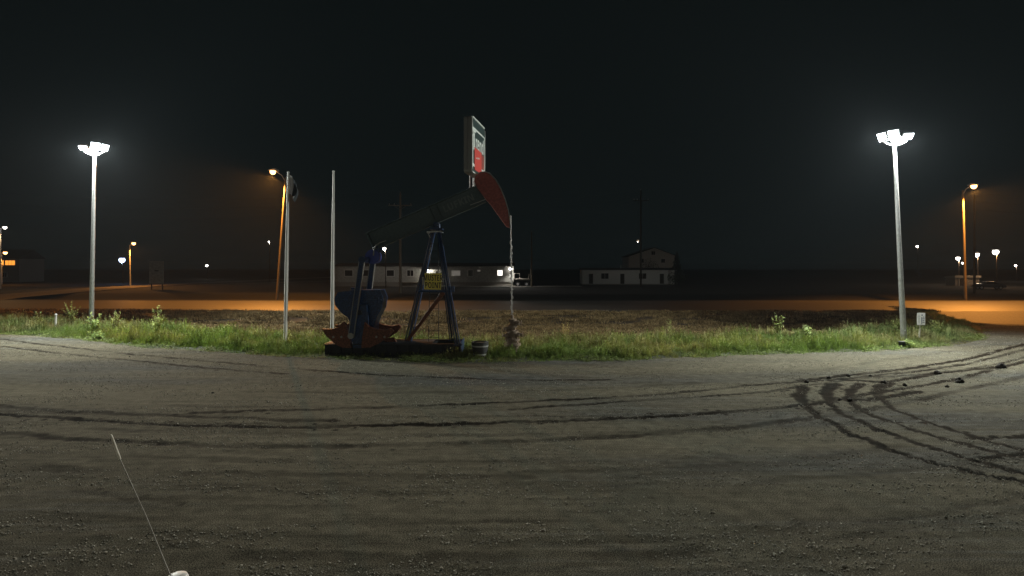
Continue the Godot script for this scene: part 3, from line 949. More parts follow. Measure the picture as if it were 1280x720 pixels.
# ------------------------------------------------------------------ the pumping unit
func L(px: float, py: float) -> Vector2:     # metres along and above the skid, read off the side view
	return Vector2((px - 495.0) / 28.0, (441.6 - py) / 28.0)
func V(px: float, py: float, z: float) -> Vector3:
	var p := L(px, py)
	return Vector3(p.x, p.y, z)
func ibeam(st: SurfaceTool, a: Vector3, b: Vector3, h: float, w: float, up := Vector3.UP) -> void:
	var t := (b - a).normalized()
	var u := (up - t * up.dot(t)).normalized()
	var s := t.cross(u)
	bar(st, a, b, 0.03, h - 0.05, s)
	for k in [-1.0, 1.0]:
		bar(st, a + u * k * (h / 2 - 0.015), b + u * k * (h / 2 - 0.015), w, 0.03, s)
func build_pumpjack() -> void:
	var t := thing("pumpjack", "dark blue oil pumpjack with red horsehead and rust red counterweights, at the lot's grass edge", "pumpjack", Vector3(-5.18, 0.0, -25.0))
	# skid: two long beams, cross members, stiffeners
	var sk := newst()
	for z in [-0.75, 0.75]:
		ibeam(sk, Vector3(-2.92, 0.27, z), Vector3(2.92, 0.27, z), 0.5, 0.24)
	for x in [-2.85, -1.9, -0.6, 0.5, 1.7, 2.85]:
		bar(sk, Vector3(x, 0.28, -0.73), Vector3(x, 0.28, 0.73), 0.14, 0.4, Vector3(1, 0, 0))
	for i in 12:
		box(sk, Vector3(-2.7 + i * 0.49, 0.27, 0.80), Vector3(0.02, 0.43, 0.085))
	box(sk, Vector3(-0.6, 0.533, 0.0), Vector3(4.6, 0.02, 1.3))
	obj("skid", sk, M.skid, t)
	var ec := newst()
	box(ec, Vector3(2.95, 0.28, 0.0), Vector3(0.05, 0.56, 1.9), Basis(), 0.01)
	obj("skid_end_plate", ec, M.navy, t)
	# tripod post under the beam
	var apex := V(546, 288, 0)
	var legs := [[V(510, 428, 0.0), apex + Vector3(-0.16, -0.05, 0.0), 0.30, "navy"], [V(574.5, 428, 0.78), apex + Vector3(0.10, 0.0, 0.20), 0.22, "navy"], [V(563, 428, -0.78), apex + Vector3(0.06, 0.0, -0.20), 0.22, "navy"]]
	for l in legs:
		var st := newst()
		# channel section: web and two flanges
		var a: Vector3 = l[0]
		var b: Vector3 = l[1]
		var w: float = l[2]
		bar(st, a, b, w * 0.8, w * 0.35, Vector3(0, 0, 1), 0.01)
		for k in [-1.0, 1.0]:
			bar(st, a + Vector3(k * w * 0.45, 0, 0.0), b + Vector3(k * w * 0.30, 0, 0), w, 0.03, Vector3(0, 0, 1))
		box(st, a + Vector3(0, 0.0, 0), Vector3(w * 1.6, 0.05, w * 1.4), Basis(), 0.006)
		obj("post_leg", st, M[l[3]], t)
	var br := newst()
	bar(br, V(509, 427, 0.06), V(556, 366, 0.42), 0.10, 0.14, Vector3(0, 0, 1), 0.01)
	obj("brace", br, M.rust_red, t)
	br = newst()
	bar(br, V(509, 427, -0.06), V(552, 366, -0.45), 0.10, 0.14, Vector3(0, 0, 1), 0.01)
	obj("brace", br, M.rust_red, t)
	var gi := newst()
	bar(gi, V(524, 364, 0.18), V(564, 364, 0.50), 0.08, 0.12, Vector3(0, 1, 0), 0.008)
	bar(gi, V(524, 364, -0.18), V(558, 364, -0.50), 0.08, 0.12, Vector3(0, 1, 0), 0.008)
	box(gi, V(566, 361, 0.47), Vector3(0.24, 0.26, 0.06), Basis(), 0.01)
	obj("cross_tie", gi, M.navy, t)
	# ladder up the post
	var ld := newst()
	for x in [537.0, 549.5]:
		tube(ld, [V(x, 426, 0.3), V(x + (546 - x) * 0.25, 300, 0.24)], [0.014, 0.014], 6)
	for i in 14:
		var y := 421.0 - i * 8.9
		var q := (426.0 - y) / 126.0 * 0.25
		tube(ld, [V(537 + 9 * q, y, 0.29), V(549.5 - 3.5 * q, y, 0.29)], [0.011, 0.011], 6)
	obj("ladder", ld, M.skid, t)
	# saddle bearing and little service platform at the top of the post
	var sb := newst()
	box(sb, apex + Vector3(0, 0.05, 0), Vector3(0.55, 0.08, 0.62), Basis(), 0.012)
	box(sb, apex + Vector3(0.0, 0.19, 0), Vector3(0.3, 0.24, 0.3), Basis(), 0.03)
	tube(sb, [apex + Vector3(0.0, 0.25, -0.36), apex + Vector3(0, 0.25, 0.36)], [0.11, 0.11], 16)
	obj("saddle_bearing", sb, M.navy, t)
	var pf := newst()
	bar(pf, V(535, 291, 0.34), V(553, 290, 0.34), 0.05, 0.06, Vector3(0, 0, 1), 0.006)
	bar(pf, V(535, 291, -0.34), V(553, 290, -0.34), 0.05, 0.06, Vector3(0, 0, 1), 0.006)
	bar(pf, V(536, 291, -0.36), V(536, 291, 0.36), 0.05, 0.05, Vector3(0, 1, 0), 0.006)
	bar(pf, V(535.5, 290, 0.34), V(539, 298, 0.30), 0.04, 0.04, Vector3(0, 0, 1))
	obj("platform_bracket", pf, M.steel, t)
	# walking beam
	var wb := newst()
	var a := V(462, 303, 0)
	var b := V(603, 242, 0)
	var dir := (b - a).normalized()
	var up := Vector3(-dir.y, dir.x, 0)
	bar(wb, a, b, 0.05, 0.78, Vector3(0, 0, 1))
	for k in [-1.0, 1.0]:
		bar(wb, a + up * k * 0.40, b + up * k * 0.40, 0.36, 0.04, Vector3(0, 0, 1), 0.008)
	for q in [0.02, 0.56, 0.62, 0.97]:
		for z in [-0.1, 0.1]:
			bar(wb, a.lerp(b, q) - up * 0.38 + Vector3(0, 0, z), a.lerp(b, q) + up * 0.38 + Vector3(0, 0, z), 0.14, 0.025, Vector3(0, 0, 1))
	var beam := obj("walking_beam", wb, M.beam_grey, t)
	letters("beam_lettering", "LUFKIN", 0.30, M.beam_letter, beam, Transform3D(Basis(dir, up, Vector3(0, 0, 1)), a.lerp(b, 0.79) + up * 0.02 + Vector3(0, 0, 0.03)))
	# brace wires from the beam's underside to the head
	var bw := newst()
	tube(bw, [V(588, 257, 0.16), V(607, 250, 0.16)], [0.02, 0.02], 8)
	obj("beam_stay", bw, M.cable, t)
	# horsehead: side plates, curved face
	var hp := PackedVector2Array()
	for q in [[594, 222], [599, 217.5], [606, 216.5], [612, 218.5], [619, 226], [625, 236], [630.5, 249], [634.5, 263], [636.6, 276], [637.2, 285], [633, 283.5], [624, 271], [614, 257], [605, 246.5], [597, 236], [593.5, 228]]:
		hp.append(L(q[0], q[1]))
	var hs := newst()
	prism(hs, hp, -0.20, 0.20)
	obj("horsehead", hs, M.head_red, t)
	var rim := newst()
	var face := [[600, 216.6], [606.3, 215.6], [612.6, 217.7], [619.8, 225.4], [625.9, 235.6], [631.4, 248.7], [635.4, 262.8], [637.5, 275.9], [638.1, 285.2]]
	for i in face.size() - 1:
		var p := V(face[i][0], face[i][1], 0)
		var q := V(face[i + 1][0], face[i + 1][1], 0)
		bar(rim, p, q + (q - p).normalized() * 0.01, 0.48, 0.03, Vector3(0, 0, 1))
	obj("horsehead_track", rim, M.sign_frame, t)
	# bridle cable and polished rod, wound with rope
	var cb := newst()
	for z in [-0.12, 0.12]:
		tube(cb, [V(638.6, 270, z), V(638.6, 286, z), V(639.0, 318, z * 0.4)], [0.018, 0.018, 0.018], 8)
	obj("bridle_cable", cb, M.cable, t)
	var rod := newst()
	tube(rod, [V(639.0, 316, 0), V(640, 400, 0)], [0.024, 0.024], 10)
	for q in [[316.0, 0.10, 0.12], [322.0, 0.07, 0.16]]:
		box(rod, V(639, q[0], 0), Vector3(q[1], q[2], 0.32), Basis(), 0.012)
	obj("polished_rod", rod, M.cable, t)
	var rp := newst()
	var r := RandomNumberGenerator.new(); r.seed = 4
	var pts := []
	var rr := []
	for i in 140:
		var q := i / 139.0
		var an := q * TAU * 11.0 + sin(q * 40.0) * 0.8
		var rad := 0.034 + 0.022 * absf(sin(q * 23.0)) + r.randf_range(-0.006, 0.008)
		var c := V(638.6, 300, 0).lerp(V(640, 398, 0), q)
		pts.append(c + Vector3(cos(an) * rad, r.randf_range(-0.01, 0.01), sin(an) * rad))
		rr.append(r.randf_range(0.012, 0.026))
	tube(rp, pts, rr, 7)
	obj("wound_rope", rp, M.rope, t)
	# gear reducer on its pedestal
	var gp := PackedVector2Array()
	for q in [[422, 372], [426, 365], [444, 362.5], [478, 362], [482, 372], [480, 385], [474, 396], [440, 397], [430, 390], [423, 381]]:
		gp.append(L(q[0], q[1]))
	var gs := newst()
	prism(gs, gp, -0.45, 0.45)
	obj("gear_reducer", gs, M.navy, t)
	var gl := newst()
	for z in [-0.46, 0.46]:
		bar(gl, V(424, 374.5, z), V(480, 374.5, z), 0.08, 0.06, Vector3(0, 0, 1))
		for i in 9:
			tube(gl, [V(428 + i * 6, 371.5, z * 1.0), V(428 + i * 6, 377.5, z * 1.0)], [0.03, 0.03], 6)
	box(gl, V(446, 360.8, 0), Vector3(0.45, 0.09, 0.4), Basis(), 0.02)
	obj("reducer_flange", gl, M.navy, t)
	var ps := newst()
	prism(ps, PackedVector2Array([L(438, 396), L(474, 396), L(470, 408), L(472, 428), L(442, 428), L(444, 408)]), -0.42, 0.42)
	obj("reducer_pedestal", ps, M.navy, t)
	var shaft := newst()
	tube(shaft, [V(456, 389, -0.95), V(456, 389, 0.95)], [0.11, 0.11], 16)
	obj("crankshaft", shaft, M.skid, t)
	for z in [0.72, -0.72]:
		var sg := signf(z)
		var st := newst()
		prism(st, PackedVector2Array([L(448, 380), L(464, 380), L(466, 400), L(462, 432), L(448, 432), L(446, 400)]), z - 0.09, z + 0.09)
		var arm := obj("crank_arm", st, M.navy, t)
		for side in [[[411.5, 408.5], [422, 409], [431, 406.5], [437, 400], [441, 404], [445, 420], [447, 431], [436, 431], [428, 427], [417, 417]], [[463, 400.5], [468, 406], [474, 408.5], [486, 410], [494, 408], [497, 411], [492, 418], [480, 426], [470, 430.5], [459, 431.5], [460, 420]]]:
			var poly := PackedVector2Array()
			for q in side: poly.append(L(q[0], q[1]))
			var ws := newst()
			prism(ws, poly, z + sg * 0.02, z + sg * 0.26)
			var cw := obj("counterweight", ws, M.rust_red, arm)
			var cx := (poly[0].x + poly[5].x) / 2
			for k in 2:
				var bo := newst()
				var xx: float = cx + (0.25 if k else -0.1)
				tube(bo, [Vector3(xx, L(0, 418).y, z + sg * 0.25), Vector3(xx, L(0, 418).y, z + sg * 0.30)], [0.05, 0.045], 8)
				obj("bolt", bo, M.sign_frame, arm)
		# pitman arm: two light edged flanges
		var pm := newst()
		var pa := Vector3(-1.27, 4.1, z * 1.3)
		var pb := Vector3(-1.70, 0.85, z * 1.45)
		bar(pm, pa, pb, 0.06, 0.2, Vector3(0, 0, 1))
		obj("pitman_arm", pm, M.navy, t)
		var pe := newst()
		for k in [-1.0, 1.0]:
			bar(pe, pa + Vector3(k * 0.115, 0, 0), pb + Vector3(k * 0.115, 0, 0), 0.14, 0.025, Vector3(0, 0, 1))
		obj("pitman_flange", pe, M.sign_frame, t)
		var pin := newst()
		tube(pin, [pb + Vector3(0, 0.05, -sg * 0.15), pb + Vector3(0, 0.05, sg * 0.1)], [0.13, 0.13], 14)
		obj("crank_pin", pin, M.sign_frame, t)
	# equalizer and tail bearing
	var eq := newst()
	tube(eq, [Vector3(-1.25, 4.15, -1.02), Vector3(-1.25, 4.15, 1.02)], [0.15, 0.15], 16)
	obj("equalizer_beam", eq, M.navy, t)
	var tb := newst()
	tube(tb, [Vector3(-1.0, 4.3, -0.2), Vector3(-1.0, 4.3, 0.22)], [0.32, 0.32], 22)
	obj("tail_bearing", tb, M.blue, t)
	var tl := newst()
	bar(tl, Vector3(-1.02, 4.3, 0), a + dir * 0.3 - up * 0.35, 0.28, 0.34, Vector3(0, 0, 1), 0.02)
	obj("tail_link", tl, M.navy, t)
	var hose := newst()
	tube(hose, [V(468.5, 320, 0.25), V(469, 313, 0.25), V(471.5, 307.5, 0.25), V(476, 304, 0.25), V(484, 301, 0.22)], [0.03, 0.03, 0.03, 0.03, 0.03], 8)
	obj("grease_line", hose, M.sign_frame, t)
	# small guard and brake lever on the skid
	var gd := newst()
	tube(gd, [V(484, 427, 0.3), V(487, 423, 0.3), V(494, 422, 0.3), V(497, 427, 0.3)], [0.05, 0.05, 0.05, 0.05], 8)
	box(gd, V(488, 425, 0.1), Vector3(0.4, 0.16, 0.4), Basis(), 0.02)
	obj("belt_guard", gd, M.rust_red, t)

	# yellow plate hung on the post
	var ms := thing("muster_point_sign", "yellow MUSTER POINT sign fixed to the pumpjack's post", "sign", Vector3(-5.18, 0.0, -25.0) + V(543.7, 351.5, 0.62))
	var sp := newst()
	box(sp, Vector3.ZERO, Vector3(0.72, 0.72, 0.03), Basis(Vector3.BACK, -0.02), 0.006)
	var panel := obj("panel", sp, M.sign_yellow, ms)
	letters("lettering", "MUSTER", 0.20, M.print_black, panel, Transform3D(Basis(Vector3.BACK, -0.02).scaled(Vector3(0.78, 1.25, 1)), Vector3(0.0, 0.15, 0.017)))
	letters("lettering", "POINT", 0.20, M.print_black, panel, Transform3D(Basis(Vector3.BACK, -0.02).scaled(Vector3(0.85, 1.25, 1)), Vector3(0.0, -0.17, 0.017)))
	for e in [[0.1, 0.48], [-0.2, 0.56]]:
		var bk := newst()
		bar(bk, Vector3(0.30, e[0], -0.03), Vector3(e[1], e[0], -0.15), 0.05, 0.03, Vector3(0, 1, 0))
		obj("bracket", bk, M.sign_frame, ms)
	var bk2 := newst()
	bar(bk2, Vector3(-0.34, 0.3, -0.03), Vector3(-0.34, -0.36, -0.03), 0.05, 0.03, Vector3(0, 0, 1))
	box(bk2, Vector3(-0.40, 0.02, -0.05), Vector3(0.16, 0.34, 0.06), Basis(), 0.01)
	obj("back_plate", bk2, M.sign_frame, ms)

	# lit-box sign above the horsehead, turned along the road
	var p1 := Vector3(-1.73, 7.95, -24.2)
	var p2 := Vector3(-1.29, 7.95, -26.55)
	var u := (p2 - p1).normalized()
	var n := Vector3(-u.z, 0, u.x)
	if n.x < 0.0: n = -n
	var sg := thing("cabinet_sign", "tall cabinet sign with red and white panel mounted above the pumpjack's horsehead", "sign", (p1 + p2) / 2 - n * 0.19)
	var B := Basis(u, Vector3.UP, n)
	var W := (p2 - p1).length()
	var H := 2.46
	# cabinet with rounded corners
	var rp2 := func(w: float, h: float, c: float) -> PackedVector2Array:
		var o := PackedVector2Array()
		for k in 4:
			var cx: float = (w / 2 - c) * (1 if k in [0, 3] else -1)
			var cy: float = h / 2 + (h / 2 - c) * (1 if k < 2 else -1)
			for i in 5:
				var an := PI / 2 * k + PI / 2 * i / 4.0
				o.append(Vector2(cx + cos(an) * c, cy + sin(an) * c))
		return o
	var cs := newst()
	prism(cs, rp2.call(W, H, 0.14), -0.18, -0.02, Transform3D(B, Vector3.ZERO))
	prism(cs, rp2.call(W, H, 0.14), 0.02, 0.18, Transform3D(B, Vector3.ZERO))
	prism(cs, rp2.call(W - 0.06, H - 0.06, 0.14), -0.02, 0.02, Transform3D(B, Vector3.ZERO))
	var cab := obj("cabinet", cs, M.sign_frame, sg)
	for q in [-0.04, 0.04]:
		pass
	var put := func(called: String, m: Material, u0: float, v0: float, u1: float, v1: float, z0: float, z1: float) -> void:
		var s2 := newst()
		box(s2, B * Vector3((u0 + u1) / 2 * W - W / 2, H - (v0 + v1) / 2 * H, (z0 + z1) / 2), Vector3(absf(u1 - u0) * W, absf(v1 - v0) * H, z1 - z0), B)
		obj(called, s2, m, sg)
	put.call("face_panel", M.sign_dark, 0.03, 0.03, 0.97, 0.97, 0.181, 0.190)
	# bright trim round the face
	put.call("trim", M.sign_white, 0.0, 0.055, 0.022, 0.945, 0.18, 0.215)
	put.call("trim", M.sign_frame, 0.978, 0.055, 1.0, 0.945, 0.18, 0.215)
	put.call("trim", M.sign_white, 0.05, 0.0, 0.95, 0.02, 0.18, 0.215)
	put.call("trim", M.sign_white, 0.05, 0.98, 0.95, 1.0, 0.18, 0.215)
	put.call("panel_border", M.sign_white, 0.03, 0.185, 0.97, 0.215, 0.190, 0.205)
	put.call("panel_border", M.sign_white, 0.03, 0.215, 0.06, 0.90, 0.190, 0.205)
	put.call("panel_border", M.sign_white, 0.94, 0.215, 0.97, 0.90, 0.190, 0.205)
	put.call("panel_border", M.sign_white, 0.06, 0.83, 0.94, 0.88, 0.190, 0.205)
	put.call("red_panel", M.sign_red, 0.17, 0.53, 0.70, 0.93, 0.190, 0.210)
	put.call("dark_panel", M.head_red, 0.72, 0.56, 0.92, 0.82, 0.190, 0.200)
	letters("lettering", "T", 0.95, M.sign_white, sg, Transform3D(B, B * Vector3(-0.83, H * 0.61, 0.192)))
	letters("lettering", "rend", 0.62, M.sign_white, sg, Transform3D(B.scaled_local(Vector3(0.8, 1, 1)), B * Vector3(0.20, H * 0.585, 0.192)))
	var wm := newst()
	for k in 3:
		box(wm, B * Vector3(-0.45 + k * 0.22, H * 0.30 + 0.03 * k, 0.212), Vector3(0.10, 0.07, 0.004), B)
	obj("small_print", wm, M.sign_white, sg).set_meta("kind", "stuff")
	for q in [-0.12, 0.12]:
		for e in [[-0.35, -0.75], [0.25, -0.6]]:
			var mp := newst()
			tube(mp, [B * Vector3(e[0], 0.02, q), B * Vector3(e[0], e[1], q)], [0.035, 0.035], 10)
			obj("mounting_post", mp, M.steel, sg)

func build_well() -> void:
	var w := on_ground(640.5, 443.5)
	var t := thing("wellhead", "rusty stacked wellhead valves standing under the pumpjack's rod", "wellhead", w)
	var s := 1.0
	var st := newst()
	lathe(st, [Vector2(0.0, 0.0), Vector2(0.30, 0.0), Vector2(0.28, 0.40), Vector2(0.36, 0.41), Vector2(0.36, 0.52), Vector2(0.27, 0.53), Vector2(0.25, 0.62), Vector2(0.33, 0.63), Vector2(0.33, 0.72), Vector2(0.19, 0.73), Vector2(0.18, 0.95), Vector2(0.26, 0.96), Vector2(0.26, 1.06), Vector2(0.16, 1.07), Vector2(0.15, 1.2), Vector2(0.22, 1.21), Vector2(0.22, 1.30), Vector2(0.13, 1.31), Vector2(0.12, 1.48), Vector2(0.18, 1.49), Vector2(0.18, 1.56), Vector2(0.07, 1.60), Vector2(0.05, 1.75)], Vector3.ZERO, 20)
	obj("casing_stack", st, M.rusty_iron, t)
	for fl in [[0.465, 0.31], [0.675, 0.28], [1.01, 0.22]]:
		var bs := newst()
		for k in 8:
			var a := TAU * k / 8
			tube(bs, [Vector3(cos(a) * fl[1], fl[0] - 0.10, sin(a) * fl[1]), Vector3(cos(a) * fl[1], fl[0] + 0.10, sin(a) * fl[1])], [0.024, 0.024], 6)
		obj("flange_bolts", bs, M.rusty_iron, t).set_meta("kind", "stuff")
	for v in [[-1.0, 0.84, 0.40], [1.0, 0.90, 0.42], [1.0, 1.40, 0.36], [-1.0, 1.14, 0.36]]:
		var vs := newst()
		tube(vs, [Vector3(0, v[1], 0.03), Vector3(v[0] * v[2], v[1], 0.06)], [0.075, 0.06], 10)
		box(vs, Vector3(v[0] * 0.24, v[1], 0.05), Vector3(0.14, 0.2, 0.2), Basis(), 0.02)
		var valve := obj("valve", vs, M.rusty_iron, t)
		var hw := newst()
		var pts := []
		var rr := []
		for k in 15:
			var a := TAU * k / 14
			pts.append(Vector3(v[0] * (v[2] + 0.03), v[1] + cos(a) * 0.12, 0.06 + sin(a) * 0.12)); rr.append(0.016)
		tube(hw, pts, rr, 6, false)
		tube(hw, [Vector3(v[0] * (v[2] + 0.03), v[1] - 0.12, 0.06), Vector3(v[0] * (v[2] + 0.03), v[1] + 0.12, 0.06)], [0.012, 0.012], 6)
		obj("handwheel", hw, M.rusty_iron, valve)
	var fp := newst()
	tube(fp, [Vector3(-0.2, 0.12, 0.05), Vector3(-2.15, 0.10, 0.0)], [0.055, 0.055], 10)
	obj("flow_pipe", fp, M.skid, t)
	# tub of soil between skid and well
	var tub := thing("planter_tub", "dark half-barrel planter tub beside the wellhead", "planter", on_ground(600, 446.5))
	var ts := newst()
	lathe(ts, [Vector2(0.0, 0.0), Vector2(0.25, 0.0), Vector2(0.33, 0.34), Vector2(0.37, 0.66), Vector2(0.33, 0.66), Vector2(0.32, 0.58), Vector2(0.0, 0.58)], Vector3.ZERO, 22)
	obj("tub", ts, M.tub, tub)
	for q in [[0.285, 0.11], [0.352, 0.46]]:
		var bs := newst()
		lathe(bs, [Vector2(q[0] - 0.004, q[1]), Vector2(q[0] + 0.008, q[1]), Vector2(q[0] + 0.015, q[1] + 0.06), Vector2(q[0], q[1] + 0.06)], Vector3.ZERO, 22)
		obj("hoop", bs, M.tub_band, tub)
	var so := newst()
	lathe(so, [Vector2(0.325, 0.585), Vector2(0.2, 0.63), Vector2(0.0, 0.65)], Vector3.ZERO, 16)
	obj("soil", so, M.soil, tub)

func build_flagpoles() -> void:
	var b1 := on_ground(356.5, 433)
	var b2 := on_ground(415, 430.5)
	for q in [[b1, at(360.3, 216, -b1.z), "white flagpole with a limp flag at its top, standing in the grass", true], [b2, at(417.0, 215, -b2.z), "bare white flagpole standing behind the pumpjack's skid", false]]:
		var t := thing("flagpole", q[2], "flagpole", q[0])
		var tp: Vector3 = q[1] - q[0]
		var st := newst()
		tube(st, [Vector3.ZERO, tp * 0.35, tp * 0.7, tp], [0.085, 0.085, 0.065, 0.042], 16)
		obj("pole", st, M.white_paint, t)
		var cl := newst()
		lathe(cl, [Vector2(0.2, 0.0), Vector2(0.2, 0.05), Vector2(0.16, 0.13), Vector2(0.10, 0.2), Vector2(0.086, 0.21)], Vector3.ZERO, 18)
		obj("base_collar", cl, M.white_paint, t)
		var tk := newst()
		lathe(tk, [Vector2(0.042, 0.0), Vector2(0.07, 0.02), Vector2(0.05, 0.06), Vector2(0.0, 0.085)], tp, 14)
		obj("truck_cap", tk, M.white_paint, t)
		var hy := newst()
		tube(hy, [tp + Vector3(0.06, 0.0, 0.03), tp * 0.5 + Vector3(0.11, 0, 0.03), Vector3(0.12, 1.2, 0.03)], [0.007, 0.007, 0.007], 5)
		obj("halyard", hy, M.rope, t)
		var ct := newst()
		box(ct, Vector3(0.0, 1.2, 0.10), Vector3(0.05, 0.2, 0.04), Basis(), 0.01)
		obj("cleat", ct, M.steel, t)
		if q[3]:
			# limp flag: folds hang from the halyard; a white hoist strip, dark fly
			for part in [["flag_hoist", 0.0, 0.5, M.cloth_white], ["flag_fly", 0.5, 1.0, M.cloth_dark]]:
				var fs := newst()
				var nu := 14
				var nv := 16
				var P := func(i: int, j: int) -> Vector3:
					var uu: float = lerpf(part[1], part[2], i / float(nu))
					var vv := j / float(nv)
					var droop := uu * uu * 0.55
					var x := 0.07 + uu * (0.50 - 0.16 * vv) * (0.55 + 0.45 * sin(vv * 2.6 + 0.3))
					var z := 0.07 * sin(uu * 15.0 + vv * 1.5) * (0.3 + uu)
					return tp + Vector3(x, -0.12 - vv * (0.92 - 0.15 * uu) - droop, z + 0.02)
				for i in nu:
					for j in nv:
						var a: Vector3 = P.call(i, j)
						var b: Vector3 = P.call(i + 1, j)
						var c: Vector3 = P.call(i + 1, j + 1)
						var d: Vector3 = P.call(i, j + 1)
						var n := (b - a).cross(d - a).normalized()
						quad(fs, a, b, c, d, n if n.z > 0 else -n)
				var fm := obj(part[0], fs, part[3], t)
				(part[3] as StandardMaterial3D).cull_mode = BaseMaterial3D.CULL_DISABLED

func build_small_things() -> void:
	# little notice on a stake beside the right-hand mast
	var b := on_ground(1148.5, 427)
	var t := thing("notice_sign", "small white notice board on a wooden stake beside the right floodlight mast", "sign", b)
	var st := newst()
	bar(st, Vector3(0, -0.1, 0), Vector3(0.07, 1.0, 0), 0.05, 0.06, Vector3(0, 0, 1), 0.005)
	obj("stake", st, M.rod_tip, t)
	var ps := newst()
	box(ps, Vector3(0.09, 1.17, 0.035), Vector3(0.42, 0.62, 0.02), Basis(), 0.004)
	var panel := obj("panel", ps, M.white_paint, t)
	var pr := newst()
	box(pr, Vector3(0.12, 1.09, 0.047), Vector3(0.035, 0.36, 0.003))
	box(pr, Vector3(0.135, 1.37, 0.047), Vector3(0.06, 0.06, 0.003))
	for k in 4:
		box(pr, Vector3(0.21, 1.0 + 0.09 * k, 0.047), Vector3(0.10 - 0.02 * (k % 2), 0.03, 0.003))
		box(pr, Vector3(-0.02, 1.02 + 0.1 * k, 0.047), Vector3(0.07, 0.02, 0.003))
	obj("print", pr, M.print_blue, panel)
	# dark box at the foot of the right mast
	var jb := thing("ground_box", "low black electrical box at the foot of the right floodlight mast", "box", on_ground(1129, 433))
	var js := newst()
	box(js, Vector3(0, 0.13, 0), Vector3(0.34, 0.18, 0.26), Basis(Vector3.UP, 0.2), 0.03)
	obj("body", js, M.black_paint, jb)
	var jl := newst()
	box(jl, Vector3(0, 0.235, 0), Vector3(0.38, 0.025, 0.29), Basis(Vector3.UP, 0.2), 0.008)
	obj("lid", jl, M.tub, jb)
	var jf := newst()
	for q in [[-0.13, 0.07], [0.13, 0.07], [-0.13, -0.07], [0.13, -0.07]]:
		lathe(jf, [Vector2(0.03, 0.0), Vector2(0.03, 0.06)], Vector3(q[0], -0.0, q[1]), 8)
	obj("feet", jf, M.steel, jb)
	# white stake on the left
	var ws := thing("marker_stake", "short white marker stake in the grass near the left floodlight mast", "stake", on_ground(69.5, 411))
	var s2 := newst()
	bar(s2, Vector3(0, -0.1, 0), Vector3(0.02, 0.88, 0), 0.08, 0.09, Vector3(0, 0, 1), 0.008)
	obj("post", s2, M.white_paint, ws)
	var s3 := newst()
	lathe(s3, [Vector2(0.07, 0.87), Vector2(0.07, 0.91), Vector2(0.0, 0.95)], Vector3(0.02, 0, 0), 8)
	obj("cap", s3, M.white_paint, ws)
	# whip rod near the camera, springing from a capped post whose top just shows
	var bp := at(222, 724, 5.0)
	var wp := thing("whip_marker", "thin pale whip rod with a thicker tip, leaning from a white capped post", "marker", Vector3(bp.x, 0, bp.z))
	var h := bp.y
	var p0 := newst()
	lathe(p0, [Vector2(0.075, -0.05), Vector2(0.075, h - 0.08), Vector2(0.07, h - 0.06)], Vector3.ZERO, 20)
	obj("post", p0, M.rod_grey, wp)
	var p1 := newst()
	lathe(p1, [Vector2(0.088, h - 0.08), Vector2(0.088, h + 0.01), Vector2(0.075, h + 0.035), Vector2(0.04, h + 0.05), Vector2(0.0, h + 0.053)], Vector3.ZERO, 22)
	obj("cap", p1, M.white_paint, wp)
	var o := Vector3(bp.x, 0, bp.z)
	var top := at(138.5, 543, 5.0) - o
	var bot := at(211.5, 716, 5.0) - o
	var jn := at(150, 574, 5.0) - o
	var p2 := newst()
	tube(p2, [Vector3(0.0, h - 0.05, 0.0), bot, bot.lerp(jn, 0.5) + Vector3(0.012, 0.0, 0), jn], [0.006, 0.0055, 0.005, 0.005], 8)
	obj("rod", p2, M.rod_grey, wp)
	var p3 := newst()
	tube(p3, [jn, jn.lerp(top, 0.95), top], [0.011, 0.011, 0.005], 10)
	obj("tip", p3, M.rod_tip, wp)
	# clods of mud thrown up by the wheels
	var mud_group := "mud clods on the tyre tracks"
	var clods := [[1252, 460, 0.24], [1199, 477.5, 0.2], [1172, 467, 0.17], [1062, 500.5, 0.11], [1060, 470.5, 0.10], [1036, 473, 0.11], [1008, 478, 0.12], [1088, 470, 0.08], [1131, 482.5, 0.1], [1105, 477.5, 0.13], [1050, 500, 0.08], [1184, 484, 0.09], [266, 491, 0.05]]
	for i in clods.size():
		var q: Array = clods[i]
		var g := on_ground(q[0], q[1])
		var cm := MeshInstance3D.new()
		cm.mesh = clod_mesh(200 + i)
		cm.material_override = M.mud
		cm.name = numbered("mud_clod")
		add_child(cm)
		cm.transform = Transform3D(Basis(Vector3.UP, i * 1.3).scaled(Vector3(q[2], q[2] * 0.85, q[2]) * 0.72), Vector3(g.x, lot_bump(lot_noise, lot_noise_b, g.x, -g.z) + q[2] * 0.22, g.z))
		tag(cm, "lump of dark mud lying on the tyre tracks in the gravel lot", "mud clod", mud_group)
	tag(get_node("mud_clod"), "largest lump of dark mud, beside the outermost tyre tracks near the approach road", "mud clod", mud_group)
	tag(get_node("mud_clod_001"), "second largest lump of mud, lying in the dark tyre track below the largest lump", "mud clod", mud_group)
	tag(get_node("mud_clod_002"), "broad mud lump on the tyre track between the two largest lumps and the wheel hooks", "mud clod", mud_group)
	tag(get_node("mud_clod_003"), "larger mud lump of the touching pair at the bend of the third hooked tyre track", "mud clod", mud_group)
	tag(get_node("mud_clod_010"), "smaller mud lump of the touching pair at the bend of the third hooked tyre track", "mud clod", mud_group)
	tag(get_node("mud_clod_012"), "small dark clod lying alone on bare gravel in front of the flagpole", "mud clod", mud_group)
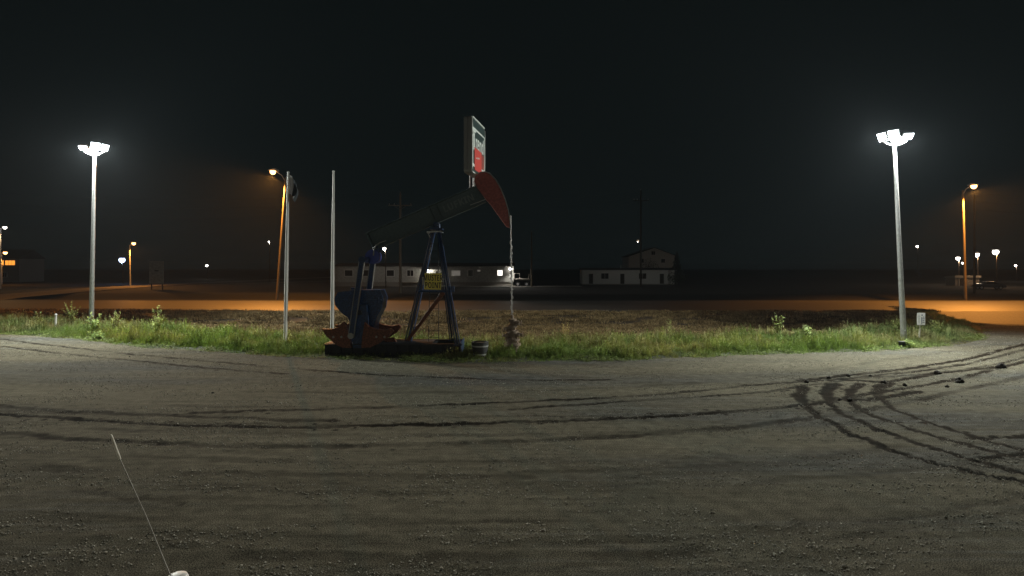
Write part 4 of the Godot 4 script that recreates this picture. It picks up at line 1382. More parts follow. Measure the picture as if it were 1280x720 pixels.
func clod_mesh(sd: int) -> Mesh:
	var n := FastNoiseLite.new(); n.seed = sd; n.frequency = 0.9; n.fractal_octaves = 3
	var sm := SphereMesh.new()
	sm.radius = 1.0; sm.height = 2.0; sm.radial_segments = 20; sm.rings = 12
	var arr := sm.surface_get_arrays(0)
	var v: PackedVector3Array = arr[Mesh.ARRAY_VERTEX]
	for i in v.size():
		var p := v[i]
		v[i] = p * (0.85 + 0.55 * n.get_noise_3dv(p * 1.4) + 0.25 * n.get_noise_3dv(p * 5.0 + Vector3(9, 0, 0)))
	arr[Mesh.ARRAY_VERTEX] = v
	arr[Mesh.ARRAY_NORMAL] = null
	arr[Mesh.ARRAY_TANGENT] = null
	var am := ArrayMesh.new()
	am.add_surface_from_arrays(Mesh.PRIMITIVE_TRIANGLES, arr)
	var st := SurfaceTool.new()
	st.create_from(am, 0)
	st.generate_normals()
	return st.commit()

# ------------------------------------------------------------------ far things
func wall_with_windows(st: SurfaceTool, w: float, h: float, y0: float, z: float) -> void:
	# lap siding: boards 0.2 m high, each tilted out at its lower edge
	var n := int(ceil((h - y0) / 0.22))
	for i in n:
		var y := y0 + i * 0.22
		var y1 := minf(y + 0.22, h)
		quad(st, Vector3(0, y, z + 0.03), Vector3(w, y, z + 0.03), Vector3(w, y1, z), Vector3(0, y1, z), Vector3(0, 0.1, 1).normalized())
		quad(st, Vector3(0, y, z + 0.03), Vector3(w, y, z + 0.03), Vector3(w, y, z), Vector3(0, y, z), Vector3(0, -1, 0))
func add_window(parent: Node3D, x: float, y: float, w: float, h: float, z: float, pane: Material, bars := 1) -> void:
	var fs := newst()
	for q in [[x, y + h / 2 + 0.04, w + 0.16, 0.08], [x, y - h / 2 - 0.04, w + 0.16, 0.08]]:
		box(fs, Vector3(q[0], q[1], z + 0.05), Vector3(q[2], q[3], 0.1))
	for q in [x - w / 2 - 0.04, x + w / 2 + 0.04]:
		box(fs, Vector3(q, y, z + 0.048), Vector3(0.08, h, 0.09))
	for k in range(1, bars):
		box(fs, Vector3(x - w / 2 + w * k / bars, y, z + 0.045), Vector3(0.05, h, 0.07))
	var wn := obj("window", fs, M.white_paint, parent)
	var ps := newst()
	box(ps, Vector3(x, y, z + 0.03), Vector3(w, h, 0.03))
	obj("lit_pane" if pane != M.window_dark else "pane", ps, pane, wn)
func add_door(parent: Node3D, x: float, y0: float, w: float, h: float, z: float, m: Material) -> void:
	var ds := newst()
	box(ds, Vector3(x, y0 + h / 2, z + 0.05), Vector3(w, h, 0.06), Basis(), 0.01)
	for k in 2:
		box(ds, Vector3(x, y0 + h * (0.28 + 0.44 * k), z + 0.085), Vector3(w * 0.6, h * 0.3, 0.02))
	var d := obj("door", ds, m, parent)
	var hs := newst()
	tube(hs, [Vector3(x + w * 0.38, y0 + h * 0.45, z + 0.07), Vector3(x + w * 0.38, y0 + h * 0.45, z + 0.15)], [0.03, 0.04], 8)
	obj("handle", hs, M.steel, d)
	var fr := newst()
	for q in [-1.0, 1.0]:
		box(fr, Vector3(x + q * (w / 2 + 0.06), y0 + h / 2, z + 0.06), Vector3(0.1, h, 0.12))
	box(fr, Vector3(x, y0 + h + 0.06, z + 0.06), Vector3(w + 0.24, 0.12, 0.122))
	obj("door_frame", fr, M.white_paint, d)
func build_buildings() -> void:
	# long modular building with a lit porch
	var d := 115.0
	var o := at(418, 0, d); o.y = 0.0
	var s := F / d
	var t := thing("modular_building", "long low modular building with a lit porch and one bright square window", "building", o)
	var w := (642.0 - 418.0) / s
	var H := 4.15
	var ws := newst()
	wall_with_windows(ws, w, H, 0.9, 0.0)
	quad(ws, Vector3(0, 0.9, 0), Vector3(0, H, 0), Vector3(0, H, -8), Vector3(0, 0.9, -8), Vector3.LEFT)
	quad(ws, Vector3(w, 0.9, 0), Vector3(w, H, 0), Vector3(w, H, -8), Vector3(w, 0.9, -8), Vector3.RIGHT)
	quad(ws, Vector3(0, 0.9, -8), Vector3(w, 0.9, -8), Vector3(w, H, -8), Vector3(0, H, -8), Vector3.FORWARD)
	obj("wall", ws, M.siding, t)
	var sk := newst()
	box(sk, Vector3(w / 2, 0.42, -4.05), Vector3(w - 0.2, 1.0, 7.9))
	obj("skirting", sk, M.siding_low, t)
	var rf := newst()
	prism(rf, PackedVector2Array([Vector2(-0.4, H), Vector2(8.4, H), Vector2(8.4, H + 0.12), Vector2(4, H + 0.7), Vector2(-0.4, H + 0.12)]), -0.3, w + 0.3, Transform3D(Basis(Vector3(0, 0, -1), Vector3.UP, Vector3(1, 0, 0)), Vector3.ZERO))
	obj("roof", rf, M.roofing, t)
	var X := func(px: float) -> float: return (px - 418.0) / s
	for q in [[436, 1.6, 1], [456, 1.6, 1], [488, 1.5, 1], [513, 1.3, 2], [588, 1.0, 1]]:
		add_window(t, X.call(q[0]), 2.75, q[1], 1.2, 0.03, M.window_dark, q[2])
	add_window(t, X.call(570), 2.75, 1.7, 1.0, 0.03, M.window_lit_dim, 3)
	add_window(t, X.call(598.5), 3.25, 0.6, 0.28, 0.03, M.window_lit_dim)
	add_window(t, X.call(625), 2.8, 0.98, 1.05, 0.03, M.window_lit)
	add_door(t, X.call(541), 0.95, 1.0, 2.1, 0.03, M.white_paint)
	# porch: deck, posts, rail, canopy with its lamp
	var ps := newst()
	box(ps, Vector3(X.call(528), 0.82, 1.1), Vector3(9.0, 0.12, 2.0))
	for k in 5: box(ps, Vector3(X.call(528) - 4.3 + 2.15 * k, 0.38, 2.0), Vector3(0.12, 0.76, 0.12))
	for k in 3: box(ps, Vector3(X.call(528) + 4.9 + 0.3 * k, 0.58 - 0.22 * k, 1.1), Vector3(0.32, 0.06, 1.4))
	obj("deck", ps, M.wood, t)
	var rl := newst()
	for k in 24: box(rl, Vector3(X.call(528) - 4.4 + 0.26 * k, 1.32, 2.03), Vector3(0.05, 0.88, 0.04))
	box(rl, Vector3(X.call(528) - 1.4, 1.79, 2.03), Vector3(6.2, 0.06, 0.09))
	obj("railing", rl, M.siding, t)
	var cn := newst()
	box(cn, Vector3(X.call(539), 3.55, 0.95), Vector3(3.6, 0.1, 1.8))
	for q in [-1.7, 1.7]: box(cn, Vector3(X.call(539) + q, 2.19, 1.75), Vector3(0.12, 2.62, 0.12))
	obj("canopy", cn, M.white_paint, t)
	var pl := newst()
	tube(pl, [Vector3(X.call(535.5), 3.2, 0.1), Vector3(X.call(535.5), 3.2, 0.32)], [0.13, 0.16], 12)
	obj("porch_lamp", pl, M.lamp_white, t)
	omni(t, Vector3(X.call(535.5), 3.15, 0.6), Color(1, 0.97, 0.9), 3.5, 0.12)
	# wall pack at the end of the building
	var wp := thing("wall_lamp", "bright white wall lamp on the end of the long modular building", "lamp", o + Vector3(X.call(638.5), 4.15 - 0.25, 0.05))
	var wb := newst()
	box(wb, Vector3(0, 0.06, 0.13), Vector3(0.5, 0.32, 0.24), Basis(), 0.03)
	obj("housing", wb, M.sign_frame, wp)
	var wl := newst()
	lathe(wl, [Vector2(0.0, -0.55), Vector2(0.28, -0.45), Vector2(0.4, -0.25), Vector2(0.35, -0.11)], Vector3(0, 0, 0.3), 14)
	obj("lamp_lens", wl, M.lamp_white, wp)
	spot(wp, Vector3(0, -0.4, 0.95), Vector3(0.3, -1, 0.6), Color(1, 0.98, 0.94), 15.0, 85.0, 0.15)

	# mobile home
	d = 125.0
	s = F / d
	o = at(728, 0, d); o.y = 0.0
	t = thing("mobile_home", "pale single-storey mobile home with three dark doors", "house", o)
	w = (843.0 - 728.0) / s
	ws = newst()
	wall_with_windows(ws, w, 3.35, 0.25, 0.0)
	quad(ws, Vector3(0, 0.2, 0), Vector3(0, 3.35, 0), Vector3(0, 3.35, -4.5), Vector3(0, 0.2, -4.5), Vector3.LEFT)
	quad(ws, Vector3(w, 0.2, 0), Vector3(w, 3.35, 0), Vector3(w, 3.35, -4.5), Vector3(w, 0.2, -4.5), Vector3.RIGHT)
	quad(ws, Vector3(0, 0.2, -4.5), Vector3(w, 0.2, -4.5), Vector3(w, 3.35, -4.5), Vector3(0, 3.35, -4.5), Vector3.FORWARD)
	obj("wall", ws, M.white_paint, t)
	sk = newst()
	box(sk, Vector3(w / 2, 0.08, -2.25), Vector3(w - 0.1, 0.3, 4.4))
	obj("skirting", sk, M.siding_low, t)
	rf = newst()
	prism(rf, PackedVector2Array([Vector2(-0.3, 3.35), Vector2(4.8, 3.35), Vector2(4.8, 3.5), Vector2(2.2, 3.85), Vector2(-0.3, 3.5)]), -0.3, w + 0.3, Transform3D(Basis(Vector3(0, 0, -1), Vector3.UP, Vector3(1, 0, 0)), Vector3.ZERO))
	var roof := obj("roof", rf, M.roofing, t)
	var fl := newst()
	tube(fl, [Vector3(8.9, 3.6, -1.5), Vector3(8.9, 4.5, -1.5)], [0.09, 0.09], 8)
	obj("flue", fl, M.steel, roof)
	for q in [1.9, 8.9, 17.7]: add_door(t, q, 0.3, 0.9, 2.2, 0.03, M.dark_wood)
	for q in [5.0, 13.4]: add_window(t, q, 2.0, 1.6, 1.2, 0.03, M.window_dark, 2)
	# gabled house behind
	d = 172.0
	s = F / d
	o = at(786, 0, d); o.y = 0.0
	t = thing("gabled_house", "tall pale gabled house standing behind the mobile home", "house", o)
	w = (846.0 - 786.0) / s
	ws = newst()
	var eave := 7.4
	var ridge := 10.0
	wall_with_windows(ws, w, eave, 0.0, 0.0)
	tri(ws, Vector3(0, eave, 0.01), Vector3(w, eave, 0.01), Vector3(w / 2 + 0.5, ridge, 0.01), Vector3(0, 0, 1))
	quad(ws, Vector3(0, 0, 0), Vector3(0, eave, 0), Vector3(0, eave, -10), Vector3(0, 0, -10), Vector3.LEFT)
	quad(ws, Vector3(w, 0, 0), Vector3(w, eave, 0), Vector3(w, eave, -10), Vector3(w, 0, -10), Vector3.RIGHT)
	quad(ws, Vector3(0, 0, -10), Vector3(w, 0, -10), Vector3(w, eave, -10), Vector3(0, eave, -10), Vector3.FORWARD)
	tri(ws, Vector3(0, eave, -10), Vector3(w, eave, -10), Vector3(w / 2 + 0.5, ridge, -10), Vector3(0, 0, -1))
	obj("wall", ws, M.white_paint, t)
	rf = newst()
	var rx := w / 2 + 0.5
	bar(rf, Vector3(-0.5, eave - 0.12, -5), Vector3(rx + 0.03, ridge + 0.1, -5), 11.0, 0.16, Vector3(0, 0, 1))
	bar(rf, Vector3(w + 0.5, eave - 0.12, -5), Vector3(rx - 0.03, ridge + 0.1, -5), 11.0, 0.16, Vector3(0, 0, 1))
	obj("roof", rf, M.roofing, t)
	for q in [[4.0, 6.0], [10.5, 6.0], [7.5, 8.4]]: add_window(t, q[0], q[1], 1.1, 1.1, 0.05, M.window_dark, 2)
	# house with lit windows on the far left
	d = 150.0
	s = F / d
	o = at(-16, 0, d); o.y = 0.0
	t = thing("lit_house", "dark house with two warm lit windows at the far end of the side road", "house", o)
	w = (30.0 + 10.0) / s
	ws = newst()
	wall_with_windows(ws, w, 6.3, 0.0, 0.0)
	quad(ws, Vector3(w, 0, 0), Vector3(w, 6.3, 0), Vector3(w, 6.3, -8), Vector3(w, 0, -8), Vector3.RIGHT)
	quad(ws, Vector3(0, 0, 0), Vector3(0, 6.3, 0), Vector3(0, 6.3, -8), Vector3(0, 0, -8), Vector3.LEFT)
	quad(ws, Vector3(0, 0, -8), Vector3(w, 0, -8), Vector3(w, 6.3, -8), Vector3(0, 6.3, -8), Vector3.FORWARD)
	obj("wall", ws, M.siding_low, t)
	rf = newst()
	prism(rf, PackedVector2Array([Vector2(-0.5, 6.3), Vector2(8.5, 6.3), Vector2(4, 8.9)]), -0.3, w + 0.3, Transform3D(Basis(Vector3(0, 0, -1), Vector3.UP, Vector3(1, 0, 0)), Vector3.ZERO))
	obj("roof", rf, M.roofing, t)
	add_window(t, (3 + 16) / s, 5.2, 0.9, 1.3, 0.03, M.window_lit_warm)
	add_window(t, (13 + 16) / s, 5.2, 2.6, 1.2, 0.03, M.window_lit_warm, 3)
	add_window(t, (6 + 16) / s, 2.0, 1.2, 1.2, 0.03, M.window_dark, 2)
	# blank billboard panel
	d = 98.0
	s = F / d
	o = at(196, 0, d); o.y = 0.0
	t = thing("billboard", "upright pale blank roadside board on two posts", "sign", o)
	var pb := newst()
	box(pb, Vector3(0, EYE + (335 - 340.5) / s, 0.1), Vector3(18.0 / s, 28.0 / s, 0.12), Basis(), 0.02)
	var panel := obj("panel", pb, M.siding, t)
	var mk := newst()
	box(mk, Vector3(0.05, EYE + (335 - 338.5) / s, 0.165), Vector3(0.7, 0.16, 0.01))
	obj("mark", mk, M.print_black, panel)
	for q in [-0.95, 0.95]:
		var pp := newst()
		bar(pp, Vector3(q, -0.1, -0.05), Vector3(q, 4.6, -0.05), 0.15, 0.15, Vector3(0, 0, 1), 0.01)
		obj("post", pp, M.dark_wood, t)
	# shed on the far right whose pale roof edge catches the lamps
	d = 120.0
	s = F / d
	o = at(1194, 0, d); o.y = 0.0
	t = thing("low_shed", "low dark shed with a pale roof edge beyond the highway", "shed", o, -0.25)
	ws = newst()
	box(ws, Vector3(2.2, 0.85, -2.0), Vector3(4.4, 1.7, 4.0))
	obj("wall", ws, M.siding_low, t)
	rf = newst()
	prism(rf, PackedVector2Array([Vector2(-0.3, 1.7), Vector2(4.3, 1.7), Vector2(4.3, 1.85), Vector2(-0.3, 2.2)]), -0.2, 4.6, Transform3D(Basis(Vector3(0, 0, -1), Vector3.UP, Vector3(1, 0, 0)), Vector3.ZERO))
	obj("roof", rf, M.siding, t)
	add_door(t, 1.2, 0.0, 0.9, 1.5, 0.01, M.dark_wood)
func build_motel() -> void:
	# the building the view is taken from: its wall stands behind the camera, with a lamp over the door
	var t := thing("motel_building", "pale single-storey building with lap siding facing the gravel lot", "building", Vector3(-16, 0, 0.9))
	var ws := newst()
	box(ws, Vector3(18, 2.4, 4.0), Vector3(36, 4.8, 7.8))
	obj("wall", ws, M.siding, t)
	var rf := newst()
	prism(rf, PackedVector2Array([Vector2(-0.5, 4.8), Vector2(8.5, 4.8), Vector2(4.0, 6.6)]), -0.3, 36.3, Transform3D(Basis(Vector3(0, 0, 1), Vector3.UP, Vector3(-1, 0, 0)), Vector3(36, 0, 0)))
	obj("roof", rf, M.roofing, t)
	var lp := thing("soffit_lamp", "warm white wall lamp under the roof edge of the building facing the lot", "lamp", Vector3(3.5, 4.35, 0.98))
	var hs := newst()
	box(hs, Vector3(0, 0.05, -0.12), Vector3(0.3, 0.2, 0.2), Basis(), 0.02)
	obj("housing", hs, M.sign_frame, lp)
	var ls := newst()
	box(ls, Vector3(0, 0.02, -0.23), Vector3(0.24, 0.14, 0.02), Basis(), 0.004)
	obj("lamp_lens", ls, M.lamp_white, lp)
	spot(lp, Vector3(0, 0.02, -0.4), Vector3(-0.2, 0.03, -1), Color(1, 0.97, 0.91), 15.0, 36.0, 0.12, 1.0)
func build_vehicles() -> void:
	# parked car, far right
	var o := at(1236, 0, 100.0); o.y = -0.02
	var t := thing("parked_car", "dark saloon car parked beyond the highway under the yard lights", "car", o, -0.35)
	var body := PackedVector2Array([Vector2(-2.2, 0.35), Vector2(-2.25, 0.75), Vector2(-1.9, 0.95), Vector2(-1.2, 1.0), Vector2(-0.6, 1.42), Vector2(0.7, 1.45), Vector2(1.35, 1.0), Vector2(2.1, 0.88), Vector2(2.25, 0.6), Vector2(2.2, 0.35)])
	var bs := newst()
	prism(bs, body, -0.85, 0.85)
	obj("body", bs, M.car_paint, t)
	for q in [-1.35, 1.4]:
		for z in [-0.8, 0.8]:
			var st := newst()
			tube(st, [Vector3(q, 0.33, z - 0.1), Vector3(q, 0.33, z + 0.1)], [0.33, 0.33], 16)
			var wh := obj("wheel", st, M.rubber, t)
			var rs := newst()
			tube(rs, [Vector3(q, 0.33, z - 0.11), Vector3(q, 0.33, z + 0.11)], [0.2, 0.2], 12)
			obj("rim", rs, M.steel, wh)
	for z in [-0.856, 0.856]:
		var gs := newst()
		prism(gs, PackedVector2Array([Vector2(-1.0, 1.02), Vector2(-0.55, 1.34), Vector2(0.62, 1.37), Vector2(1.12, 1.02)]), z - 0.006, z + 0.006)
		obj("side_window", gs, M.window_dark, t)
	for z in [-0.6, 0.6]:
		for x in [-2.24, 2.22]:
			var ls := newst()
			box(ls, Vector3(x, 0.7, z), Vector3(0.06, 0.14, 0.32), Basis(), 0.01)
			obj("headlight" if x > 0 else "tail_light", ls, M.sign_white if x > 0 else M.sign_red, t)
	# flat-deck trailer with a headboard frame beside the modular building
	o = at(649, 0, 115.5); o.y = 0.0
	t = thing("deck_trailer", "small flat-deck trailer with a tubular headboard parked beside the long building", "trailer", o)
	var ds := newst()
	box(ds, Vector3(0.6, 1.55, 0), Vector3(3.2, 0.14, 1.8), Basis(), 0.02)
	box(ds, Vector3(0.6, 1.38, 0.7), Vector3(3.0, 0.18, 0.1))
	box(ds, Vector3(0.6, 1.38, -0.7), Vector3(3.0, 0.18, 0.1))
	obj("deck", ds, M.siding_low, t)
	var hb := newst()
	for z in [-0.85, 0.85]:
		tube(hb, [Vector3(-0.95, 1.6, z), Vector3(-0.95, 2.7, z), Vector3(0.1, 2.7, z), Vector3(0.1, 1.6, z)], [0.05, 0.05, 0.05, 0.05], 8)
	tube(hb, [Vector3(-0.95, 2.7, -0.85), Vector3(-0.95, 2.7, 0.85)], [0.05, 0.05], 8)
	for z in [-0.85, 0.85]:
		tube(hb, [Vector3(1.9, 1.6, z), Vector3(2.1, 2.6, z)], [0.07, 0.07], 8)
	obj("rack", hb, M.siding_low, t)
	for q in [[-0.3, 0.85], [1.5, 0.85], [-0.3, -0.85], [1.5, -0.85]]:
		var st := newst()
		tube(st, [Vector3(q[0], 0.5, q[1] - 0.12), Vector3(q[0], 0.5, q[1] + 0.12)], [0.5, 0.5], 18)
		var wh := obj("wheel", st, M.rubber, t)
		var rs := newst()
		tube(rs, [Vector3(q[0], 0.5, q[1] - 0.13), Vector3(q[0], 0.5, q[1] + 0.13)], [0.26, 0.26], 12)
		obj("rim", rs, M.steel, wh)
	var hi := newst()
	tube(hi, [Vector3(2.1, 1.3, 0.0), Vector3(3.3, 0.7, 0.0), Vector3(3.3, 0.0, 0.0)], [0.07, 0.07, 0.06], 8)
	obj("drawbar", hi, M.skid, t)
func utility_pole(label: String, base: Vector3, h: float, r: float, arm_drop: float, arm: float, m: Material) -> Vector3:
	var t := thing("utility_pole", label, "utility pole", base)
	var st := newst()
	tube(st, [Vector3(0, -0.2, 0), Vector3(0, h * 0.5, 0), Vector3(0, h, 0)], [r, r * 0.87, r * 0.7], 12)
	obj("pole", st, m, t)
	if arm > 0.0:
		var ar := newst()
		box(ar, Vector3(0.0, h - arm_drop, r), Vector3(arm, 0.14, 0.11), Basis(), 0.01)
		bar(ar, Vector3(0.0, h - arm_drop - 0.7, r), Vector3(arm * 0.28, h - arm_drop, r), 0.04, 0.03, Vector3(0, 0, 1))
		bar(ar, Vector3(0.0, h - arm_drop - 0.7, r), Vector3(-arm * 0.28, h - arm_drop, r), 0.04, 0.03, Vector3(0, 0, 1))
		obj("crossarm", ar, m, t)
		for q in [-0.46, -0.25, 0.46]:
			var ins := newst()
			lathe(ins, [Vector2(0.02, 0.0), Vector2(0.05, 0.08), Vector2(0.08, 0.10), Vector2(0.05, 0.18), Vector2(0.06, 0.22), Vector2(0.0, 0.27)], Vector3(q * arm, h - arm_drop + 0.07, r), 10)
			obj("insulator", ins, M.siding_low, t)
	var ins2 := newst()
	lathe(ins2, [Vector2(0.02, 0.0), Vector2(0.06, 0.1), Vector2(0.09, 0.12), Vector2(0.05, 0.24), Vector2(0.0, 0.3)], Vector3(0, h, 0), 10)
	obj("insulator", ins2, M.siding_low, t)
	return base + Vector3(0, h + 0.28, 0)
func spruce(label: String, where: Vector3, h: float, w: float, sd: int, group: String) -> void:
	var r := RandomNumberGenerator.new(); r.seed = sd
	var t := thing("spruce_tree", label, "tree", where, 0.0, group)
	var st := newst()
	tube(st, [Vector3(0, -0.2, 0), Vector3(0, h * 0.6, 0), Vector3(0, h, 0)], [0.2, 0.1, 0.02], 8)
	obj("trunk", st, M.bark, t)
	var cr := newst()
	for i in 2600:
		var q := pow(r.randf(), 1.3)
		var y := h * lerpf(0.1, 1.0, q)
		var a := r.randf() * TAU
		var rad := w * (1.0 - q) * (0.35 + 0.75 * sqrt(r.randf())) * (0.8 + 0.3 * sin(a * 3.0 + y * 4.0))
		var p := Vector3(cos(a) * rad, y - rad * 0.35, sin(a) * rad)
		var u := Vector3(cos(a), -0.35, sin(a)).rotated(Vector3.UP, r.randf_range(-0.7, 0.7)) * r.randf_range(0.4, 0.9)
		var s := u.cross(Vector3.UP).normalized() * r.randf_range(0.1, 0.24)
		quad(cr, p - u * 0.5, p + s, p + u * 0.5, p - s, (s.cross(u)).normalized() * (1.0 if s.cross(u).y > 0 else -1.0))
	obj("crown", cr, M.needles, t)
func shrub(label: String, where: Vector3, h: float, w: float, sd: int) -> void:
	var r := RandomNumberGenerator.new(); r.seed = sd
	var t := thing("shrub", label, "shrub", where)
	var st := newst()
	for k in 6:
		var a := TAU * k / 6.0
		tube(st, [Vector3(0, -0.1, 0), Vector3(cos(a) * w * 0.3, h * 0.5, sin(a) * w * 0.3), Vector3(cos(a) * w * 0.5, h * 0.85, sin(a) * w * 0.5)], [0.06, 0.04, 0.015], 6)
	obj("stems", st, M.bark, t)
	var cr := newst()
	for i in 900:
		var v := Vector3(r.randfn(), r.randfn() * 0.8, r.randfn()).limit_length(1.8) / 1.8
		var p := Vector3(v.x * w, h * 0.55 + v.y * h * 0.45, v.z * w)
		var u := Vector3(r.randfn(), r.randfn(), r.randfn()).normalized() * r.randf_range(0.1, 0.24)
		var s := u.cross(Vector3(0.3, 1, 0.2)).normalized() * u.length() * 0.4
		quad(cr, p - u, p + s, p + u, p - s, s.cross(u).normalized() * (1.0 if s.cross(u).y > 0 else -1.0))
	obj("leaves", cr, M.foliage, t)
func build_far_poles() -> void:
	var p1 := utility_pole("grey utility pole with one crossarm standing behind the walking beam", at(500.5, 0, 84) * Vector3(1, 0, 1), EYE + (335 - 242) / F * 84, 0.21, 1.8, 3.5, M.grey_wood)
	var p2 := utility_pole("unlit dark utility pole in front of the gabled house", at(801, 0, 110) * Vector3(1, 0, 1), EYE + (335 - 238) / F * 110, 0.2, 2.0, 3.0, M.dark_wood)
	var p3 := utility_pole("slim pole without a crossarm beside the parked trailer", at(664.5, 0, 112) * Vector3(1, 0, 1), EYE + (335 - 290) / F * 112, 0.16, 1.0, 0.0, M.wood)
	var p4 := utility_pole("brown utility pole close behind the orange street lamp by the approach road", at(1218, 0, 84) * Vector3(1, 0, 1), EYE + (335 - 244) / F * 84, 0.17, 0.8, 0.0, M.dark_wood)
	for w in [[p1, p2], [p1, Vector3(-75, 13.5, -62)], [p4, Vector3(120, 13, -60)]]:
		var st := newst()
		for k in 3:
			var pts := []
			var rr := []
			for i in 17:
				var q := i / 16.0
				var p: Vector3 = w[0].lerp(w[1], q)
				pts.append(p + Vector3(0, -4.0 * q * (1 - q) * 1.6 - k * (0.0 if k == 0 else 1.25), 0.0 + k * 0.15)); rr.append(0.009)
			tube(st, pts, rr, 5, false)
		var o := obj("power_line", st, M.rubber)
		tag(o, ["sagging overhead wires from the crossarm pole towards the gabled house", "sagging overhead wires running left from the crossarm pole", "sagging overhead wires running right from the brown utility pole"][[p1, p2].find(w[0]) if w[1] == p2 else (1 if w[0] == p1 else 2)], "wires", "overhead wires")

# ------------------------------------------------------------------
func _ready() -> void:
	# camera
	var cam := Camera3D.new()
	cam.name = "camera"
	cam.projection = Camera3D.PROJECTION_FRUSTUM
	cam.near = 0.1
	cam.far = 4000.0
	cam.size = 0.1 * 720.0 / F
	cam.frustum_offset = Vector2(0, -0.1 * (360.0 - HORIZON) / F)
	cam.position = Vector3(0, EYE, 0)
	add_child(cam)
	cam.make_current()
	# sky: night, a little town glow in the haze
	var env := Environment.new()
	env.background_mode = Environment.BG_SKY
	var sky := Sky.new()
	var sm := ProceduralSkyMaterial.new()
	sm.sky_top_color = Color(0.028, 0.045, 0.047)
	sm.sky_horizon_color = Color(0.034, 0.054, 0.055)
	sm.sky_curve = 0.25
	sm.ground_bottom_color = Color(0.03, 0.035, 0.035)
	sm.ground_horizon_color = Color(0.034, 0.054, 0.055)
	sky.sky_material = sm
	env.sky = sky
	env.tonemap_mode = Environment.TONE_MAPPER_LINEAR
	env.tonemap_exposure = 1.0
	env.sdfgi_enabled = true
	env.ssao_enabled = true
	env.ssil_enabled = true
	# thin night mist, added to give the lamps a slight glow
	env.fog_enabled = true
	env.fog_density = 0.00018
	env.fog_light_color = Color(0.9, 0.95, 1.0)
	var we := WorldEnvironment.new()
	we.environment = env
	we.name = "environment"
	add_child(we)

	make_materials()
	var tm := mat("tinted", 1, 1, 1, 0.9)
	tm.vertex_color_use_as_albedo = true
	tm.albedo_color = Color.WHITE
	tm.metallic_specular = 0.2

	# structure
	build_ground()
	build_roads()
	build_lot()

	# the lamps that light the place
	var lb := on_ground(114, 413)
	var ld := -lb.z
	flood_mast("tall white floodlight mast standing among weeds at the lot's left end", lb, at(118.3, 194, ld), 0.135, 0.075,
		[[Vector3(-0.62, 0.45, 0.05), Vector3(0.1, -0.75, 0.6), 1.0], [Vector3(0.0, 0.62, -0.05), Vector3(0.65, -0.45, 0.6), 1.1], [Vector3(0.0, 0.28, 0.12), Vector3(0.5, -0.7, 0.2), 0.8], [Vector3(0.62, 0.48, 0.05), Vector3(0.9, -0.42, 0.25), 1.1]], 195.0)
	var rb := on_ground(1130, 430)
	var rd := -rb.z
	flood_mast("tall white floodlight mast beside the small notice board at the lot's right end", rb, at(1118, 182, rd), 0.135, 0.075,
		[[Vector3(-0.62, 0.45, 0.05), Vector3(-0.9, -0.42, 0.25), 1.1], [Vector3(0.0, 0.62, -0.05), Vector3(-0.6, -0.45, 0.6), 1.1], [Vector3(0.0, 0.28, 0.12), Vector3(-0.4, -0.75, 0.25), 0.8], [Vector3(0.62, 0.48, 0.05), Vector3(-0.1, -0.7, 0.65), 1.0]], 165.0)
	var sodium := Color(1.0, 0.65, 0.28)
	var sg := "orange street lamps along the highway"
	street_lamp("street_lamp", "orange street lamp on a leaning wooden pole beside the flagpole with a flag", at(346, 0, 65.5) * Vector3(1, 0, 1), at(357, 222, 65.5), Vector3(-0.75, 0.6, 0.9), 0.155, M.wood, M.lamp_sodium, sodium, 800.0, 1.5, sg)
	street_lamp("street_lamp", "orange street lamp on a wooden pole across the highway from the approach road", at(1207, 0, 64.5) * Vector3(1, 0, 1), at(1203.5, 238, 64.5), Vector3(0.12, 0.4, 1.0), 0.15, M.wood, M.lamp_sodium, sodium, 700.0, 1.4, sg)
	street_lamp("street_lamp", "orange street lamp standing beside the far side road near the blank board", at(163, 0, 112) * Vector3(1, 0, 1), at(162, 306, 112), Vector3(0.75, 0.4, 0.3), 0.15, M.steel, M.lamp_sodium, sodium, 130.0, 1.6, sg)
	street_lamp("street_lamp", "lower orange street lamp in front of the house with warm lit windows", at(2, 0, 128) * Vector3(1, 0, 1), at(2, 317, 128), Vector3(0.7, 0.35, 0.2), 0.13, M.steel, M.lamp_sodium, sodium, 30.0, 1.8, sg)
	street_lamp("street_lamp", "tall whitish street lamp above the house with warm lit windows", at(0.5, 0, 100) * Vector3(1, 0, 1), at(0.5, 285, 100), Vector3(0.75, 0.2, 0.2), 0.13, M.steel, M.lamp_white, Color(1, 0.85, 0.6), 20.0, 1.3, sg)
	var yg := "distant yard lights"
	yard_light("white yard light on a pole behind the pumpjack's tail bearing", at(480.5, 311, 105), 0.42, M.lamp_white, Color(1, 0.95, 0.9), 8.0, yg)
	yard_light("blue-white yard light near the side road street lamp", at(152.5, 325, 135), 0.85, M.lamp_blue, Color(0.7, 0.8, 1.0), 10.0, yg)
	yard_light("tiny white yard light far behind the driveway", at(258.5, 332, 190), 0.5, M.lamp_white, Color(1, 0.95, 0.9), 5.0, yg)
	yard_light("faint yard light on a slim pole beyond the driveway", at(336, 302, 150), 0.22, M.lamp_white, Color(1, 0.95, 0.9), 14.0, yg)
	yard_light("faint lamp on a pole in front of the gabled house", at(797.5, 301, 112), 0.3, M.lamp_dim, Color(1, 0.95, 0.9), 2.2, yg, false)
	yard_light("white yard light left of the brown utility pole, above the low shed", at(1197.5, 323, 130), 0.55, M.lamp_white, Color(1, 0.88, 0.75), 12.0, yg)
	yard_light("small white yard light just below its neighbour above the low shed", at(1203.5, 328.8, 165), 0.42, M.lamp_white, Color(1, 0.88, 0.75), 5.0, yg)
	yard_light("white yard light on a pole above the parked car", at(1221, 318.5, 120), 0.58, M.lamp_white, Color(1, 0.85, 0.7), 14.0, yg)
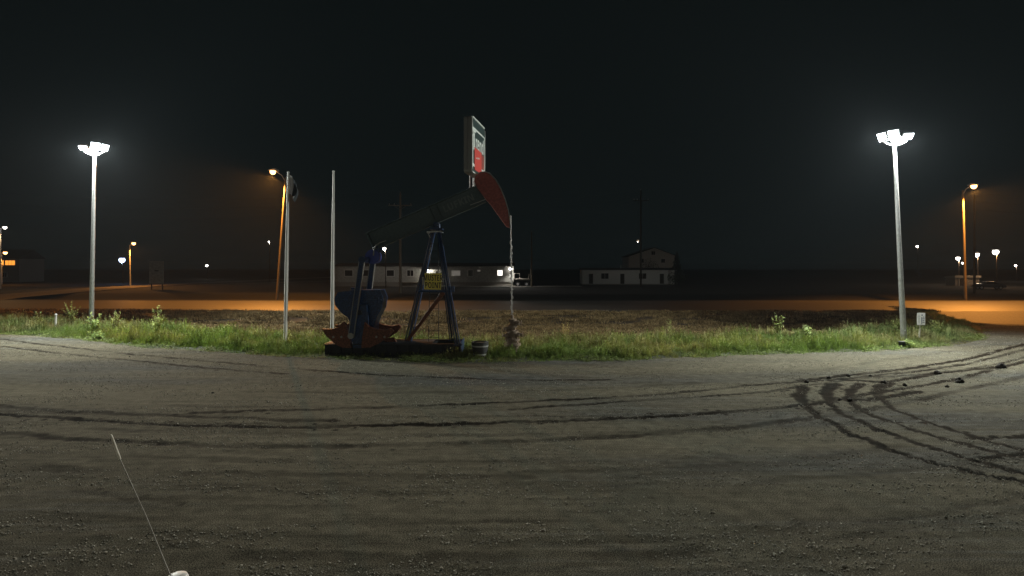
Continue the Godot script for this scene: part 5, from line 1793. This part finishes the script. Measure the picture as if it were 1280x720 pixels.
	yard_light("large warm yard light right of the parked car", at(1244.5, 315, 115), 0.72, M.lamp_white, Color(1, 0.75, 0.5), 18.0, yg)
	yard_light("small lone white light far beyond the right floodlight mast", at(1146.5, 308, 230), 0.55, M.lamp_white, Color(1, 0.92, 0.85), 4.0, yg)
	yard_light("small white yard light at the far right beyond the approach road", at(1269.5, 332, 160), 0.38, M.lamp_white, Color(1, 0.92, 0.85), 4.0, yg)

	build_pumpjack()
	build_well()
	build_flagpoles()
	build_buildings()
	build_motel()
	build_vehicles()
	build_far_poles()
	build_grass()
	var wg := "tall weeds in the roadside grass"
	for q in [
		["tall pale-leaved weed standing out above the grass, nearest the flagpole with a flag", 195, 422, 1.35, 0.55, 9, [0.13, 0.16, 0.06], 1.3],
		["broad dark weed behind the white marker stake", 90, 409, 1.3, 0.8, 11, [0.08, 0.1, 0.045], 1.0],
		["leafy weed hugging the foot of the left floodlight mast", 118, 418, 0.95, 0.75, 12, [0.085, 0.12, 0.05], 1.3],
		["bushy weed at the lot's edge in front of the left floodlight mast", 121, 425, 0.5, 0.55, 10, [0.07, 0.11, 0.045], 1.6],
		["thin weed between the white marker stake and the lot's left corner", 50, 411, 0.9, 0.4, 6, [0.09, 0.11, 0.05], 1.0],
		["straggly weed midway between left mast and pale-leaved weed", 145, 414, 0.95, 0.5, 7, [0.1, 0.12, 0.05], 1.0],
		["tall branching weed in the grass midway between wellhead and right mast", 973, 424, 1.15, 0.45, 8, [0.1, 0.13, 0.06], 1.0],
		["slender pale weed in the ditch grass between wellhead and branching weed", 837, 424, 0.95, 0.28, 5, [0.14, 0.15, 0.07], 0.8],
		["dry tawny weed clump right of the wellhead", 706, 426, 0.85, 0.5, 12, [0.22, 0.16, 0.07], 0.5],
		["low white-flecked weed beside the branching weed", 1010, 430, 0.75, 0.4, 7, [0.13, 0.17, 0.09], 1.2],
		["weed growing against the foot of the right floodlight mast", 1122, 424, 1.0, 0.4, 7, [0.085, 0.12, 0.05], 1.1],
		["low ragged weed in front of the black electrical box", 1136, 434, 0.32, 0.35, 8, [0.085, 0.12, 0.05], 1.4],
		["dark spreading weed right of the notice board", 1175, 422, 0.8, 0.8, 10, [0.07, 0.095, 0.04], 1.1]]:
		var g := on_ground(q[1], q[2])
		g.y = ground_height(g.x, -g.z) - 0.03
		weed("weed", q[0], g, q[3] * 1.3, q[4], q[5], int(q[1]), Color(q[6][0], q[6][1], q[6][2]) * 1.6, q[7], wg)
	var tg := ""
	spruce("dark spruce partly hiding the gabled house's right corner", at(846, 0, 160) * Vector3(1, 0, 1), 8.5, 2.4, 2, tg)
	shrub("round dark shrub in front of the gabled house", at(812, 0, 150) * Vector3(1, 0, 1), 6.4, 2.4, 5)
	shrub("low dark shrub against the mobile home's right end", at(846, 0, 122) * Vector3(1, 0, 1), 3.0, 2.0, 6)
	build_small_things()
